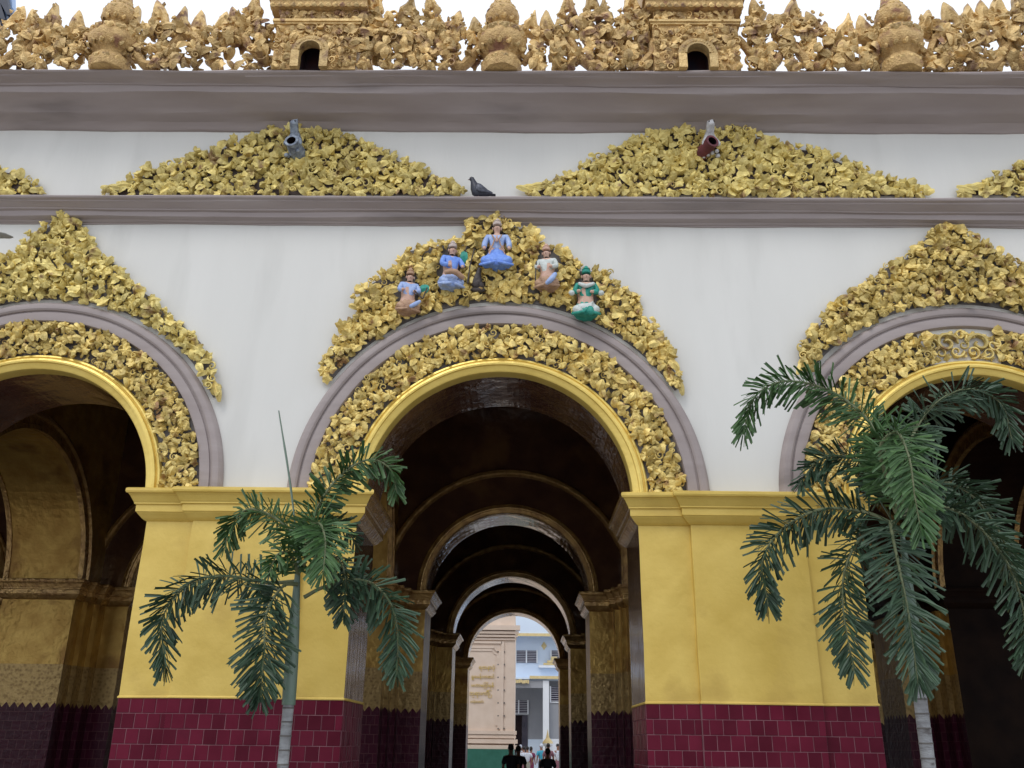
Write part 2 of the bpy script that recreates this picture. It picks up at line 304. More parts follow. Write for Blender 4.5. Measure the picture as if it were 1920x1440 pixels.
# front piers
TW, TH = .1487, .1555
tv, tf = [], []
b_ = .004
tv = [(-.5*TW+.0035, 0, -.5*TH+.0035), (.5*TW-.0035, 0, -.5*TH+.0035), (.5*TW-.0035, 0, .5*TH-.0035), (-.5*TW+.0035, 0, .5*TH-.0035)]
tv = [(x, .02, z) for x, _, z in tv]+[(x, .004, z) for x, _, z in tv]+[(x*.95, 0, z*.95) for x, _, z in tv]
tf = [(8, 9, 10, 11)]+[(4+i, 4+(i+1) % 4, 8+(i+1) % 4, 8+i) for i in range(4)]+[(i, (i+1) % 4, 4+(i+1) % 4, 4+i) for i in range(4)]
ME_TILE = mesh_data('tile', tv, tf, M['tile'])
half = mesh_data('tile_half', [(x*.5, y, z) for x, y, z in tv], tf, M['tile'])
NB = 5
for i in range(4):
    xl, xr = XC[i]+HW, XC[i+1]-HW; xm = (xl+xr)/2; pl, pr = xm-.665, xm+.64
    plan = [(xl, 0), (pl, 0), (pl, -.06), (pr, -.06), (pr, 0), (xr, 0), (xr, 1.3), (xl, 1.3)]
    ins = offset_poly(plan, -.0015)
    V, Fc, I = [], [], []
    zs = [0, 1.0, 2.015, 2.02, 2.6, 3.2, 3.7, 3.96]
    for z in zs:
        P = ins if z < 2.018 else plan
        for j, p in enumerate(P):
            a = wob(z*2.2+j, i*3.1+j, .0035) if z > 2.018 else 0
            V.append((p[0]+a, p[1]+a*.6, z))
    n = 8
    for k in range(len(zs)-1):
        for j in range(n):
            j2 = (j+1) % n; Fc.append((k*n+j, k*n+j2, (k+1)*n+j2, (k+1)*n+j))
            front = plan[j][1] < .05 and plan[j2][1] < .05
            I.append((3 if zs[k+1] < 2.018 else 0) if front else (3 if zs[k+1] < 2.018 else 1))
    pier = part('pier', V, Fc, [M['goldpaint'], M['reveal'], M['dark'], M['grout']], T, I, recalc=False)
    pier['label'] = 'gold painted pier with maroon tiled foot'
    cap('capital', plan, CAPP, pier, [M['goldpaint'], M['ribgilt']], seed=i)
    # plaster lip over the tiles
    V = []; Fc = []
    for kk, (pp, z) in enumerate(((-.004, 2.004), (.010, 2.008), (.011, 2.02), (0, 2.034))):
        for j, p in enumerate(offset_poly(plan, pp)): V.append((p[0], p[1], z+wob(p[0]*5+p[1], i, .003)))
    for k in range(3):
        for j in range(n): Fc.append((k*n+j, k*n+(j+1) % n, (k+1)*n+(j+1) % n, (k+1)*n+j))
    part('plaster_lip', V, Fc, M['goldpaint'], pier, recalc=False)
    if i in (1, 2):
        runs = [(xl, pl, 0, 0), (pl, pr, -.06, 0), (pr, xr, 0, 0)]
        for (a, b, y, _) in runs:
            cnt = max(1, round((b-a)/TW)); sx = (b-a)/cnt/TW
            for rrow in range(NB):
                z = 2.006-TH*(rrow+.5)
                if rrow % 2 == 0: xs = [(a+(k+.5)*TW*sx, ME_TILE) for k in range(cnt)]
                else: xs = [(a+.25*TW*sx, half)]+[(a+(k+1)*TW*sx, ME_TILE) for k in range(cnt-1)]+[(b-.25*TW*sx, half)]
                for x, me in xs:
                    place('tile', me, pier, (x, y-.004+random.uniform(-.0012, .0012), z), (random.uniform(-.006, .006), 0, random.uniform(-.006, .006)), (sx, 1, 1))
        xs = xr+.004 if i == 1 else xl-.004; rz = PI/2 if i == 1 else -PI/2     # the reveal towards the middle passage
        for rrow in range(NB):
            for k in range(8):
                place('tile', ME_TILE, pier, (xs, .08+k*.156+(0 if rrow % 2 else .05), 2.006-TH*(rrow+.5)), (random.uniform(-.012, .012), 0, rz+random.uniform(-.02, .02)), (1.03, 1, 1))
    V, Fc = [], []
    for (a, b, y) in ((xl, pl, 0), (pl, pr, -.06), (pr, xr, 0)):
        cnt = max(1, round((b-a)/TW)); s = (b-a)/cnt
        for rrow in range(0 if i not in (1, 2) else NB, 12):
            z = 2.006-TH*(rrow+1)
            for k in range(cnt): box_vf(a+k*s+.003, a+(k+1)*s-.003, y-.004, y+.018, z+.003, z+TH-.003, V, Fc)
    o = part('tile_dado', V, Fc, M['tile'], pier); o['kind'] = 'stuff'
# inner transverse arcade walls
WB = 1.5755
CAPI = [(p*.95, z) for p, z in CAPP]
for k, yk in enumerate(YK):
    V, Fc, I = [], [], []
    for i, xc in enumerate(XC):
        v, f, ii = arch_vf(edges[i], edges[i+1], xc, 1.60, ZC, 8.2, yk, yk+1.15, 48)
        q = len(V); V += v; Fc += [tuple(a+q for a in z) for z in f]; I += ii
    part('inner_arcade_wall', V, Fc, [M['vault'], M['vault']], T, I, recalc=False)
    for i, xc in enumerate(XC):
        if k > 0 and i in (0, 4): continue
        ring('arch_rib', xc, ZC, [(r, y*1.0) for r, y in GREY if True][:7]+[(2.34, -.05), (2.33, .02)], M['ribgilt'], T, n=56, y=yk)
        ring('arch_rib', xc, ZC, GOLD, M['ribgilt'], T, n=56, y=yk)
    for i in range(-1, 5):
        if i == -1: xl, xr = -15.0, XC[0]-WB
        elif i == 4: xl, xr = XC[4]+WB, 15.0
        else: xl, xr = XC[i]+WB, XC[i+1]-WB
        xm = (xl+xr)/2
        y0 = yk; y1 = yk+1.15
        plan = [(xl, y0), (xm-.86, y0), (xm-.86, y0-.28), (xm-.76, y0-.28), (xm-.76, y0-.56), (xm-.67, y0-.56), (xm-.67, y0-.9), (xm+.67, y0-.9), (xm+.67, y0-.56), (xm+.76, y0-.56), (xm+.76, y0-.28), (xm+.86, y0-.28), (xm+.86, y0), (xr, y0), (xr, y1)]
        if k < 2: plan += [(xm+.67, y1), (xm+.67, y1+.9), (xm-.67, y1+.9), (xm-.67, y1)]
        plan += [(xl, y1)]
        V, Fc, I = [], [], []; n = len(plan)
        for z in (0, 2.0, 4.0):
            V += [(p[0], p[1], z) for p in plan]
        for kk in range(2):
            for j in range(n): Fc.append((kk*n+j, kk*n+(j+1) % n, (kk+1)*n+(j+1) % n, (kk+1)*n+j))
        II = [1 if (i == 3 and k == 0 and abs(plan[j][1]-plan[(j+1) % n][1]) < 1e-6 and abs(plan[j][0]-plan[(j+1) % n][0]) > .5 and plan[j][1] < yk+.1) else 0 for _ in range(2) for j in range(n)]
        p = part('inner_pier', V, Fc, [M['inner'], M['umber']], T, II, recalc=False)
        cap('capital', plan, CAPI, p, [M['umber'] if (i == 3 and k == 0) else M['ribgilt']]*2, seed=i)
# pilasters behind the front piers and longitudinal arches
def xf_long(xm):
    return lambda v: Vector((xm+v.y, v.x, v.z))
for i in range(4):
    xm = (XC[i]+XC[i+1])/2
    plan = [(xm-.67, 1.3), (xm+.67, 1.3), (xm+.67, 2.2), (xm-.67, 2.2)]
    V = []; Fc = []
    for z in (0, 2, 4.0): V += [(a, b, z) for a, b in plan]
    for kk in range(2):
        for j in range(4): Fc.append((kk*4+j, kk*4+(j+1) % 4, (kk+1)*4+(j+1) % 4, (kk+1)*4+j))
    p = part('inner_pier', V, Fc, M['inner'], T, recalc=False); cap('capital', plan, CAPI, p, [M['ribgilt'], M['ribgilt']])
    spans = [(1.3, 7.456)]+[(YK[k]+1.15, YK[k+1]) for k in (0, 1)]
    for (ya, yb) in spans:
        yc = (ya+yb)/2; r = (yb-ya)/2-.9
        V, Fc, I = arch_vf(ya, yb, yc, r, ZC, 8.2, -.67, .67, 40)
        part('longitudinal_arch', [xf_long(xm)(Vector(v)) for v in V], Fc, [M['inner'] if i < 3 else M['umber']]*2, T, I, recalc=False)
        for s in (-1, 1):
            ring('arch_rib', yc, ZC, [(r+.30, 0), (r+.30, .05*s), (r+.22, .08*s), (r+.2, .03*s), (r+.08, .03*s), (r+.06, .07*s), (r-.02, .07*s), (r-.02, -.02*s)], M['ribgilt'], T, n=40, y=.67*s, xf=xf_long(xm))
box('vault_ceiling', -15, 15, 1.31, 24, 8.21, 8.5, M['vault'], T)
box('side_wall', -15.4, -15.003, 0, 24, 0, 9.3, M['vault'], T); box('side_wall', 15.003, 15.4, 0, 24, 0, 9.3, M['vault'], T)

# ------------------------------------------------------------------ leaf pieces
def leaf_me(lobes, seed, mats, notch=.62, dome=.28, th=.35, curl=.25, ell=1.0, name='leaf', fold=.5):
    """a lobed, creased, curled leaf carved with a thickness of its own"""
    R = random.Random(seed); n = lobes*4; rr = []; cd_ = R.uniform(0, 2*PI)
    for k in range(n):
        a = 2*PI*k/n+R.uniform(-.06, .06); q = k % 4
        r = (1.0, .86, notch, .82)[q]*R.uniform(.92, 1.1)
        rr.append((a, r, q))
    def surf(x, z): return fold*(x*math.cos(cd_)+z*math.sin(cd_))**2*.8-curl*(x*math.sin(cd_)-z*math.cos(cd_))*.6
    V = [(0, -dome, 0)]
    def pt(a, r, y):
        x, z = r*math.cos(a)*ell, r*math.sin(a); return (x, y+surf(x, z), z)
    for a, r, q in rr: V.append(pt(a, r*.52, -dome*(1.0, .75, .35, .75)[q]))
    for a, r, q in rr: V.append(pt(a, r, (-.02, .05, .12, .05)[q]+R.uniform(-.05, .05)))
    for a, r, q in rr: V.append((r*.72*math.cos(a)*ell, th+.2, r*.72*math.sin(a)))
    Fc = []
    for k in range(n):
        j = (k+1) % n; Fc.append((0, 1+k, 1+j)); Fc.append((1+k, 1+n+k, 1+n+j, 1+j)); Fc.append((1+n+k, 1+2*n+k, 1+2*n+j, 1+n+j))
    return mesh_data(name, V, Fc, mats, smooth=32)
def scroll_me(seed, mats, turns=1.35, name='scroll', flip=1, thick=.21):
    V, Fc = [], []; N = 18; K = 6
    for i in range(N+1):
        t = i/N; a = t*turns*2*PI; r = (1-.78*t); c = Vector((r*math.cos(a)*flip, 0, r*math.sin(a)))
        T_ = Vector((-math.sin(a)*flip, 0, math.cos(a))); nrm = Vector((math.cos(a)*flip, 0, math.sin(a)))
        th = thick*(1-.35*t)*(.35 if i in (0,) else 1)
        for j in range(K):
            b = 2*PI*j/K; V.append(c+nrm*th*math.cos(b)+Vector((0, 1, 0))*(th*1.5*math.sin(b)))
    for i in range(N):
        for j in range(K): Fc.append((i*K+j, i*K+(j+1) % K, (i+1)*K+(j+1) % K, (i+1)*K+j))
    Fc += [tuple(range(K)), tuple(N*K+j for j in range(K))]
    return mesh_data(name, V, Fc, mats, smooth=60)
def bud_me(seed, mats, name='bud'):      # curled, ribbed acanthus tongue
    R = random.Random(seed); V, Fc = [], []; N, K = 5, 8
    for i in range(N+1):
        t = i/N; z = -1+2*t; w = math.sin(PI*min(.98, t*.86+.1))**.7*.55
        bend = .35*math.sin(t*PI)-.5*max(0, t-.7)
        for j in range(K):
            b = 2*PI*j/K; rb = w*(1+.30*math.cos(b*4)); V.append((rb*math.cos(b)+.25*t*t, -bend*.7-.45*rb*math.sin(b), z))
    for i in range(N):
        for j in range(K): Fc.append((i*K+j, i*K+(j+1) % K, (i+1)*K+(j+1) % K, (i+1)*K+j))
    Fc += [tuple(range(K)), tuple(N*K+j for j in range(K))]
    return mesh_data(name, V, Fc, mats, smooth=50)
def kit(m):
    return {'leaf': [leaf_me(5, 1, m, .62, .22), leaf_me(5, 2, m, .7, .15, curl=.8, fold=.9), leaf_me(3, 3, m, .55, .26, ell=.8, fold=.7), leaf_me(5, 4, m, .66, .10, curl=1.1, ell=1.1, fold=-.6), leaf_me(6, 5, m, .74, .25, fold=.2), leaf_me(4, 6, m, .6, .2, ell=.75, curl=.6, fold=1.1), leaf_me(5, 7, m, .72, .12, ell=.9, curl=.9, fold=1.3), leaf_me(3, 8, m, .66, .18, ell=1.2, curl=.2, fold=-1.0)],
            'scroll': [scroll_me(1, m), scroll_me(2, m, 1.1, flip=-1)], 'bud': [bud_me(1, m), bud_me(2, m)]}
KG, KG2, KO = kit(M['leafgold']), kit(M['leafgold2']), kit(M['oldgold'])
def inpoly(x, z, P):
    c = False; n = len(P); j = n-1
    for i in range(n):
        if (P[i][1] > z) != (P[j][1] > z) and x < (P[j][0]-P[i][0])*(z-P[i][1])/(P[j][1]-P[i][1])+P[i][0]: c = not c
        j = i
    return c
def scatter(root, inside, bb, d, size, seed, K_, nmax=290, y=-.05, dep=.07, tilt=.5, mix=(.8, .1, .1), radial=None, order=True, tries=22000):
    R = random.Random(seed); pts = []; x0, x1, z0, z1 = bb; off = wloc(root)
    cell = {}
    for _ in range(tries):
        x, z = R.uniform(x0, x1), R.uniform(z0, z1)
        if not inside(x, z): continue
        ci, cj = int(x/d), int(z/d); ok = True
        for a in (-1, 0, 1):
            for b in (-1, 0, 1):
                for (px, pz) in cell.get((ci+a, cj+b), ()):
                    if (px-x)**2+(pz-z)**2 < d*d: ok = False; break
                if not ok: break
            if not ok: break
        if ok: cell.setdefault((ci, cj), []).append((x, z)); pts.append((x, z))
    R.shuffle(pts); pts.sort(key=lambda q: abs(q[0]) > 7.3); MV, MF, MM = [], [], None
    for n_, (x, z) in enumerate(pts):
        u = R.random(); kind = 'leaf' if u < mix[0] else ('scroll' if u < mix[0]+mix[1] else 'bud')
        me = R.choice(K_[kind]); s = size*R.uniform(.78, 1.25)*(.75 if kind == 'scroll' else (1.0 if kind == 'bud' else 1))
        spin = R.uniform(0, 2*PI)
        yy = y-R.uniform(0, dep)
        rot = (R.uniform(-tilt, tilt)+.10, spin, R.uniform(-tilt, tilt)); sv = (s, s*R.uniform(.9, 1.3), s); lc = Vector((x-off.x, yy-off.y, z-off.z))
        if n_ < nmax: place(kind, me, root, lc, rot, sv)
        else:
            mt = Matrix.LocRotScale(lc, Euler(rot), Vector(sv)); q = len(MV); MV += [mt@v.co for v in me.vertices]; MF += [tuple(q+i for i in p.vertices) for p in me.polygons]; MM = me.materials[0]
    if MF:
        o = place('leaf_fill', mesh_data('leaf_fill', MV, MF, MM, smooth=32, recalc=False), root); o['kind'] = 'stuff'
    return len(pts)
def underfill(root, inside, bb, d, size, seed, m, y=-.02, cap_=900):
    R = random.Random(seed); off = wloc(root); V, Fc = [], []; x0, x1, z0, z1 = bb; n = 0
    nx, nz = int((x1-x0)/d), int((z1-z0)/d)
    for i in range(nx):
        for k in range(nz):
            x, z = x0+(i+R.random())*d, z0+(k+R.random())*d
            if not inside(x, z): continue
            c = Vector((x, y-R.uniform(0, .03), z)); rot = Euler((R.uniform(-.7, .7), R.uniform(0, 6.3), R.uniform(-.7, .7))).to_matrix(); q = len(V); s = size*R.uniform(.7, 1.2); N = 8
            V.append(c+rot@Vector((0, -.25*s, 0)))
            for j in range(N):
                a = 2*PI*j/N; r = s*(1 if j % 2 else .68)*R.uniform(.85, 1.1); V.append(c+rot@Vector((r*math.cos(a), 0, r*math.sin(a))))
            for j in range(N): Fc.append((q, q+1+j, q+1+(j+1) % N))
    if V:
        o = part('leaf_fill', V, Fc, m, root, recalc=False); o['kind'] = 'stuff'
def slab(name, P, y0, y1, m, root, shrink=1.0):
    c = Vector((sum(p[0] for p in P)/len(P), sum(p[1] for p in P)/len(P)))
    Q = [(c.x+(p[0]-c.x)*shrink, c.y+(p[1]-c.y)*shrink) for p in P]; n = len(Q)
    V = [(x, y0, z) for x, z in Q]+[(x, y1, z) for x, z in Q]
    return part(name, V, [tuple(range(n)), tuple(range(n, 2*n))]+[(i, (i+1) % n, n+(i+1) % n, n+i) for i in range(n)], m, root)
def pxpoly(L_, Y): return [(at(x, y, Y).x, at(x, y, Y).z) for x, y in L_]
# crescents between ledge and cornice
GC = 'leafy gilt crescents under the cornice'
def crescent(cx, L_, label, K_, seed, nm=290):
    P = pxpoly(L_, -.05); P = [(x, max(z, 8.25)) for x, z in P]
    if cx is not None: P = [(x+cx, z) for x, z in P]
    xs = [p[0] for p in P]
    r = empty('gilt_crescent', (sum(xs)/len(xs), 0, 8.24), label, 'relief', GC)
    slab('backing', P, -.03, .01, M['backing'], r, .94)
    inside = lambda x, z: inpoly(x, z, P) and not any((x-a)**2+(z-b)**2 < c*c for a, b, c in HOLES)
    # edge row follows the outline, then the fill
    scatter(r, inside, (min(xs), max(xs), 8.25, 9.6), .074, .074, seed, K_, nm, mix=(.88, .05, .07), dep=.08, tilt=.42)
    underfill(r, inside, (min(xs), max(xs), 8.25, 9.6), .17, .055, seed, M['leafgold2'])
    return r
HOLES = [(-1.97, 8.95, .10)]
C1 = [(193, 366), (225, 345), (262, 327), (345, 297), (400, 280), (440, 266), (480, 252), (505, 243), (550, 240), (620, 246), (660, 258), (705, 276), (770, 305), (810, 325), (850, 347), (884, 366)]
C2 = [(975, 366), (1010, 352), (1052, 335), (1085, 312), (1122, 289), (1165, 272), (1205, 254), (1250, 244), (1310, 246), (1370, 240), (1395, 246), (1440, 262), (1485, 276), (1530, 280), (1562, 290), (1600, 309), (1640, 325), (1680, 340), (1715, 352), (1750, 368)]
crescent(None, C1, 'leafy gilt crescent above the ledge with the grey blue water spout', KG2, 5)
crescent(None, C2, 'leafy gilt crescent above the ledge with the maroon water spout', KG2, 6)
sp_ = at(1350, 300, 0).x-at(545, 300, 0).x
crescent(None, [(1798, 366), (1830, 352), (1862, 330), (1892, 315), (1920, 303), (1990, 275), (2060, 258), (2140, 250), (2210, 252), (2290, 272), (2370, 300), (2450, 335), (2510, 366)], 'gilt crescent cut off by the right edge of the picture', KG2, 7)
crescent(None, [(-580, 366), (-520, 335), (-440, 300), (-360, 272), (-280, 255), (-200, 258), (-120, 280), (-60, 298), (0, 318), (35, 325), (62, 340), (90, 364)], 'gilt crescent cut off by the left edge of the picture', KG2, 8)
for root, px, fl_ in ((bpy.data.objects['gilt_crescent'], 205, 1), (bpy.data.objects['gilt_crescent.001'], 985, 1), (bpy.data.objects['gilt_crescent.001'], 1725, -1), (bpy.data.objects['gilt_crescent.002'], 1812, 1)):
    p = at(px, 355, -.08); off = wloc(root)
    for q in range(3):
        place('tongue', KG2['bud'][q % 2], root, (p.x-off.x+fl_*q*.09, -.08, p.z-off.z+q*.03), (0, fl_*(1.9-q*.25), 0), (.07, .07, .13))
# ornament bands inside the grey mouldings
GB = 'leafy gilt bands framing the arches'
for i, (lab, sd_) in enumerate((('leafy gilt band round the left arch', 21), ('leafy gilt band round the middle arch', 22), ('leafy gilt band round the right arch with the palm before it', 23))):
    xc = XC[i+1]; r = empty('gilt_arch_band', (xc, 0, ZC), lab, 'relief', GB)
    ring('backing', xc, ZC, [(2.215, .01), (2.215, -.012), (1.76, -.012), (1.76, .01)], M['backwall'], r, n=48)
    def ins(x, z, xc=xc, i=i):
        d = math.hypot(x-xc, z-ZC)
        if i == 2 and abs(x-xc+.05) < .42 and z > ZC: return False
        return 1.80 < d < 2.185 and z > ZC+.05
    scatter(r, ins, (xc-2.2, xc+2.2, ZC, ZC+2.2), .059, .061, sd_, KG, 290, dep=.08, mix=(.78, .05, .17), tilt=.62)
    underfill(r, ins, (xc-2.2, xc+2.2, ZC, ZC+2.2), .17, .052, sd_, M['leafgold'])
    if i == 2:
        ring('bare_plaster', xc, ZC, [(2.21, .0), (2.21, -.018), (1.765, -.018), (1.765, .0)], M['white'], r, a0=PI/2-.27, a1=PI/2+.22, n=10)
    if i == 2:      # open scrollwork at the crown of the right arch
        for q, (dx, dz, s, rot) in enumerate(((-.21, 1.99, .145, 0), (.19, 1.99, .145, 0), (-.40, 1.97, .10, 1), (.36, 1.97, .10, 2), (-.02, 2.10, .08, 1), (-.10, 1.88, .09, 3), (.1, 1.87, .09, 2), (-.30, 1.86, .08, .5), (.28, 1.86, .08, 2.5), (.0, 1.97, .07, 2))):
            place('scroll', KG['scroll'][q % 2], r, (dx-.05, -.06, dz), (0, rot, 0), (s, s*1.1, s*.95))
        for q in range(16):
            dx = -.44+q*.055; place('leaf', KG['leaf'][q % 8], r, (dx, -.05, (1.86 if q % 2 else 2.13)-abs(dx)*.2), (.2, q*1.7, 0), .045)
        for dx in (-.3, -.14, .02, .12, .28): place('leaf', KG['leaf'][2], r, (dx-.05, -.07, 2.12-abs(dx)*.15), (.2, dx*9, 0), .07)
# crests over the arches
GP = 'leafy gilt crests over the arches'
def arc_pts(xc, r, a0, a1, n=16): return [(xc+r*math.cos(a0+(a1-a0)*k/n), ZC+r*math.sin(a0+(a1-a0)*k/n)) for k in range(n+1)]
# left crest: drawn on its right flank, mirrored about its apex
fl1 = pxpoly([(123, 403), (150, 420), (168, 445), (180, 470), (215, 492), (225, 505), (262, 540), (285, 556), (318, 590), (345, 608), (378, 640), (385, 655), (402, 690), (400, 712), (416, 738)], -.06)
ax = fl1[0][0]
a_end = math.atan2(fl1[-1][1]-ZC, fl1[-1][0]-XC[1])
P1 = fl1+arc_pts(XC[1], 2.56, a_end, PI-a_end, 30)+[(2*ax-x, z) for x, z in reversed(fl1)]
fl3 = pxpoly([(1778, 420), (1752, 432), (1725, 452), (1700, 480), (1660, 500), (1640, 522), (1600, 545), (1560, 577), (1530, 612), (1508, 632), (1495, 662), (1500, 690), (1520, 695)], -.06)
ax3 = fl3[0][0]; a3 = math.atan2(fl3[-1][1]-ZC, fl3[-1][0]-XC[3])
P3 = [(2*ax3-x, z) for x, z in reversed(fl3)][:-1]+fl3+[p for p in arc_pts(XC[3], 2.56, a3, PI-a3, 30)]
OUT2 = [(607, 705), (608, 665), (625, 648), (640, 612), (668, 598), (660, 565), (690, 530), (735, 505), (745, 500), (765, 466), (800, 462), (835, 452), (868, 456), (876, 416), (910, 408), (928, 396), (945, 412), (975, 425), (1005, 440), (1018, 460), (1050, 465), (1070, 482), (1090, 505), (1130, 505), (1160, 530), (1195, 560), (1198, 585), (1222, 600), (1245, 640), (1262, 670), (1272, 700), (1278, 728)]
o2 = pxpoly(OUT2, -.06)
aL = math.atan2(o2[0][1]-ZC, o2[0][0]-XC[2]); aR = math.atan2(o2[-1][1]-ZC, o2[-1][0]-XC[2])
P2 = o2+arc_pts(XC[2], 2.56, aR, aL, 30)
STAT = [('c', 931, 460), ('a', 843, 500), ('b', 764, 550), ('d', 1027, 502), ('e', 1101, 548)]
SX = [(at(x, y, -.1).x, at(x, y, -.1).z) for _, x, y in STAT]
def crest(P, label, seed, K_, excl=(), d=.11, s=.10, back=True):
    xs = [p[0] for p in P]; zs = [p[1] for p in P]
    r = empty('gilt_crest', (sum(xs)/len(xs), 0, min(zs)), label, 'relief', GP)
    # backing built as quads between outline and arch would cross itself, so a polygon is enough
    slab('backing', P, -.02, .01, M['backwall'], r, .985)
    def ins(x, z):
        return inpoly(x, z, P) and not any(((x-a)/.16)**2+((z-b)/.32)**2 < 1 for a, b in excl)
    n = scatter(r, ins, (min(xs), max(xs), min(zs), max(zs)), d, s, seed, K_, 295, dep=.11, mix=(.84, .05, .11), tilt=.52)
    underfill(r, ins, (min(xs), max(xs), min(zs), max(zs)), .18, .06, seed, K_['leaf'][0].materials[0])
    return r
crest(P1, 'leafy gilt pointed crest over the left arch', 31, KG2, d=.062, s=.067)
c2r = crest(P2, 'leafy gilt crest with painted figures over the middle arch', 32, KG, SX, d=.061, s=.066)
crest(P3, 'leafy gilt pointed crest over the right arch above the palm', 33, KG, d=.062, s=.067)
# trailing tips of the crests
for (px, py, rt_) in ((618, 690, .5), (612, 702, .2), (404, 728, -.4), (410, 738, -.2), (1268, 718, -.5), (1276, 726, -.2), (1500, 688, .4), (1508, 672, .8)):
    p = at(px, py, -.08); root = c2r if 500 < px < 1300 else (bpy.data.objects['gilt_crest'] if px < 500 else bpy.data.objects['gilt_crest.002']); off = wloc(root)
    place('tongue', KG['bud'][0], root, (p.x-off.x, -.08, p.z-off.z), (0, rt_, 0), (.055, .06, .11))
p = at(929, 402, -.22); off = wloc(c2r)
place('leaf', KG['leaf'][2], c2r, (p.x-off.x, -.2, p.z-off.z), (0, 1.5, 0), .07); place('leaf', KG['leaf'][5], c2r, (p.x-off.x+.03, -.22, p.z-off.z-.09), (0, .5, 0), .08)

# ------------------------------------------------------------------ parapet
YP = -.60; ZP = 9.90
def crocket_me(seed, m):
    R = random.Random(seed); V, Fc = [], []; N = 22
    for k in range(N):
        a = 2*PI*k/N
        r = .5*(1+.13*math.sin(a*5+seed)+R.uniform(-.07, .07)); x = r*math.cos(a); z = .52+r*math.sin(a)
        if math.sin(a) > .45: u = (math.sin(a)-.45)/.55; z += .62*u**1.6; x = x*(1-.45*u)+.14*u*(1 if seed % 2 else -1)
        ri = .15+R.uniform(0, .05); V += [(x, -.10, z), (x, .10, z), (ri*math.cos(a)*.8, -.10, .47+ri*math.sin(a)), (ri*math.cos(a)*.8, .10, .47+ri*math.sin(a)), ((x+ri*math.cos(a))/2, -.24, (z+.47+ri*math.sin(a))/2), ((x+ri*math.cos(a))/2, .24, (z+.47+ri*math.sin(a))/2)]
    for k in range(N):
        a = k*6; b = ((k+1) % N)*6
        Fc += [(a, b, b+4, a+4), (a+4, b+4, b+2, a+2), (a+1, b+1, b+5, a+5), (a+5, b+5, b+3, a+3), (a, b, b+1, a+1), (a+2, b+2, b+3, a+3)]
    return mesh_data('crocket', V, Fc, m, smooth=35)
CK = [crocket_me(s, M['oldgold']) for s in (1, 2, 3, 4)]
def vine(name, pts, r, m, root, K=7):
    V, Fc = [], []; N = len(pts)
    for i, p in enumerate(pts):
        t = (pts[min(i+1, N-1)]-pts[max(i-1, 0)]).normalized(); u = t.cross(Vector((0, 1, 0))).normalized()
        rr = r*(.6+.5*math.sin(PI*i/(N-1)))*(1+.12*math.sin(i*2.1))
        for j in range(K):
            b = 2*PI*j/K; V.append(p+u*rr*math.cos(b)+Vector((0, 1, 0))*rr*1.3*math.sin(b))
    for i in range(N-1):
        for j in range(K): Fc.append((i*K+j, i*K+(j+1) % K, (i+1)*K+(j+1) % K, (i+1)*K+j))
    Fc += [tuple(range(K)), tuple((N-1)*K+j for j in range(K))]
    return part(name, V, Fc, m, root, smooth=60)
GO = 'openwork parapet carvings'
def parapet(pxs, tops, label, seed):
    R = random.Random(seed)
    x0, x1 = at(pxs[0], 100, YP).x, at(pxs[1], 100, YP).x
    r = empty('parapet_carving', ((x0+x1)/2, YP, ZP), label, 'carving', GO)
    T_ = [(at(px, py, YP).x, at(px, py, YP).z) for px, py in tops]
    hs = [z for _, z in T_]
    def top(x):      # body height follows the crockets
        ws = [1/(abs(x-a)+.12)**2 for a, _ in T_]; return sum(w_*z for w_, (_, z) in zip(ws, T_))/sum(ws)-.36
    L = x1-x0; holes = []
    nh = max(3, int(L/.2))
    for k in range(nh):
        hx = x0+(k+.5+R.uniform(-.3, .3))*L/nh
        for hz in (ZP+.20+R.uniform(-.08, .08), ZP+.50+R.uniform(-.08, .08)):
            if R.random() < .72: holes.append((hx+R.uniform(-.08, .08), hz, R.uniform(.035, .085), R.uniform(.05, .12)))
    def ins(x, z): return z < top(x) and not any(((x-a)/(c+.05))**2+((z-b)/(d+.05))**2 < 1 for a, b, c, d in holes)
    # thick scrolling stems
    for q in range(max(2, int(L/.55))):
        xa = x0+q*.55+R.uniform(-.05, .1); pts = []
        ph = R.choice((0, PI)); 
        for k in range(16):
            t = k/15; pts.append(Vector((min(x1, xa+t*.75), YP+R.uniform(-.02, .02), ZP+.42+.36*math.sin(ph+t*PI*1.6-.8)*(.9-.3*t))))
        vine('stem', pts, .065, M['oldgold_base'], r)
    scatter(r, ins, (x0+.08, x1-.08, ZP+.10, ZP+1.2), .072, .084, seed+1, KO, 290, y=YP-.05, dep=.07, tilt=.5, mix=(.62, .14, .24))
    scatter(r, ins, (x0+.03, x1-.03, ZP+.10, ZP+1.2), .11, .09, seed+2, KO, 50, y=YP+.12, dep=.08, tilt=.7, mix=(.7, .1, .2))
    for k, (a, z) in enumerate(T_):
        h = .40+R.uniform(-.04, .05)
        place('crocket', CK[(k+seed) % 4], r, (a-(x0+x1)/2, R.uniform(-.02, .02), z-h-ZP), (R.uniform(-.1, .1), R.uniform(-.12, .12), R.uniform(-.3, .3)), (h*.62, .34, h*.72))
        for q in range(6):
            u = R.random(); hw = .16*(1-u)**.8+.01
            place('leaf', R.choice(KO['leaf']), r, (a-(x0+x1)/2+R.choice((-1, 1))*hw*R.uniform(.6, 1.1), -.06+R.uniform(-.05, .04), z-h*(1-u)-ZP-.02), (R.uniform(-.6, .6), R.uniform(0, 6), R.uniform(-.6, .6)), R.uniform(.036, .058)*(1.15-.4*u))
    return r
parapet((-420, 170), [(-380, 20), (-330, 5), (-280, 15), (-230, -5), (-180, 10), (-130, 20), (-85, 0), (-40, 10), (0, 40), (38, 18), (68, 24), (105, 17), (152, 32)], 'pierced gilt parapet carving at the far left end', 41)
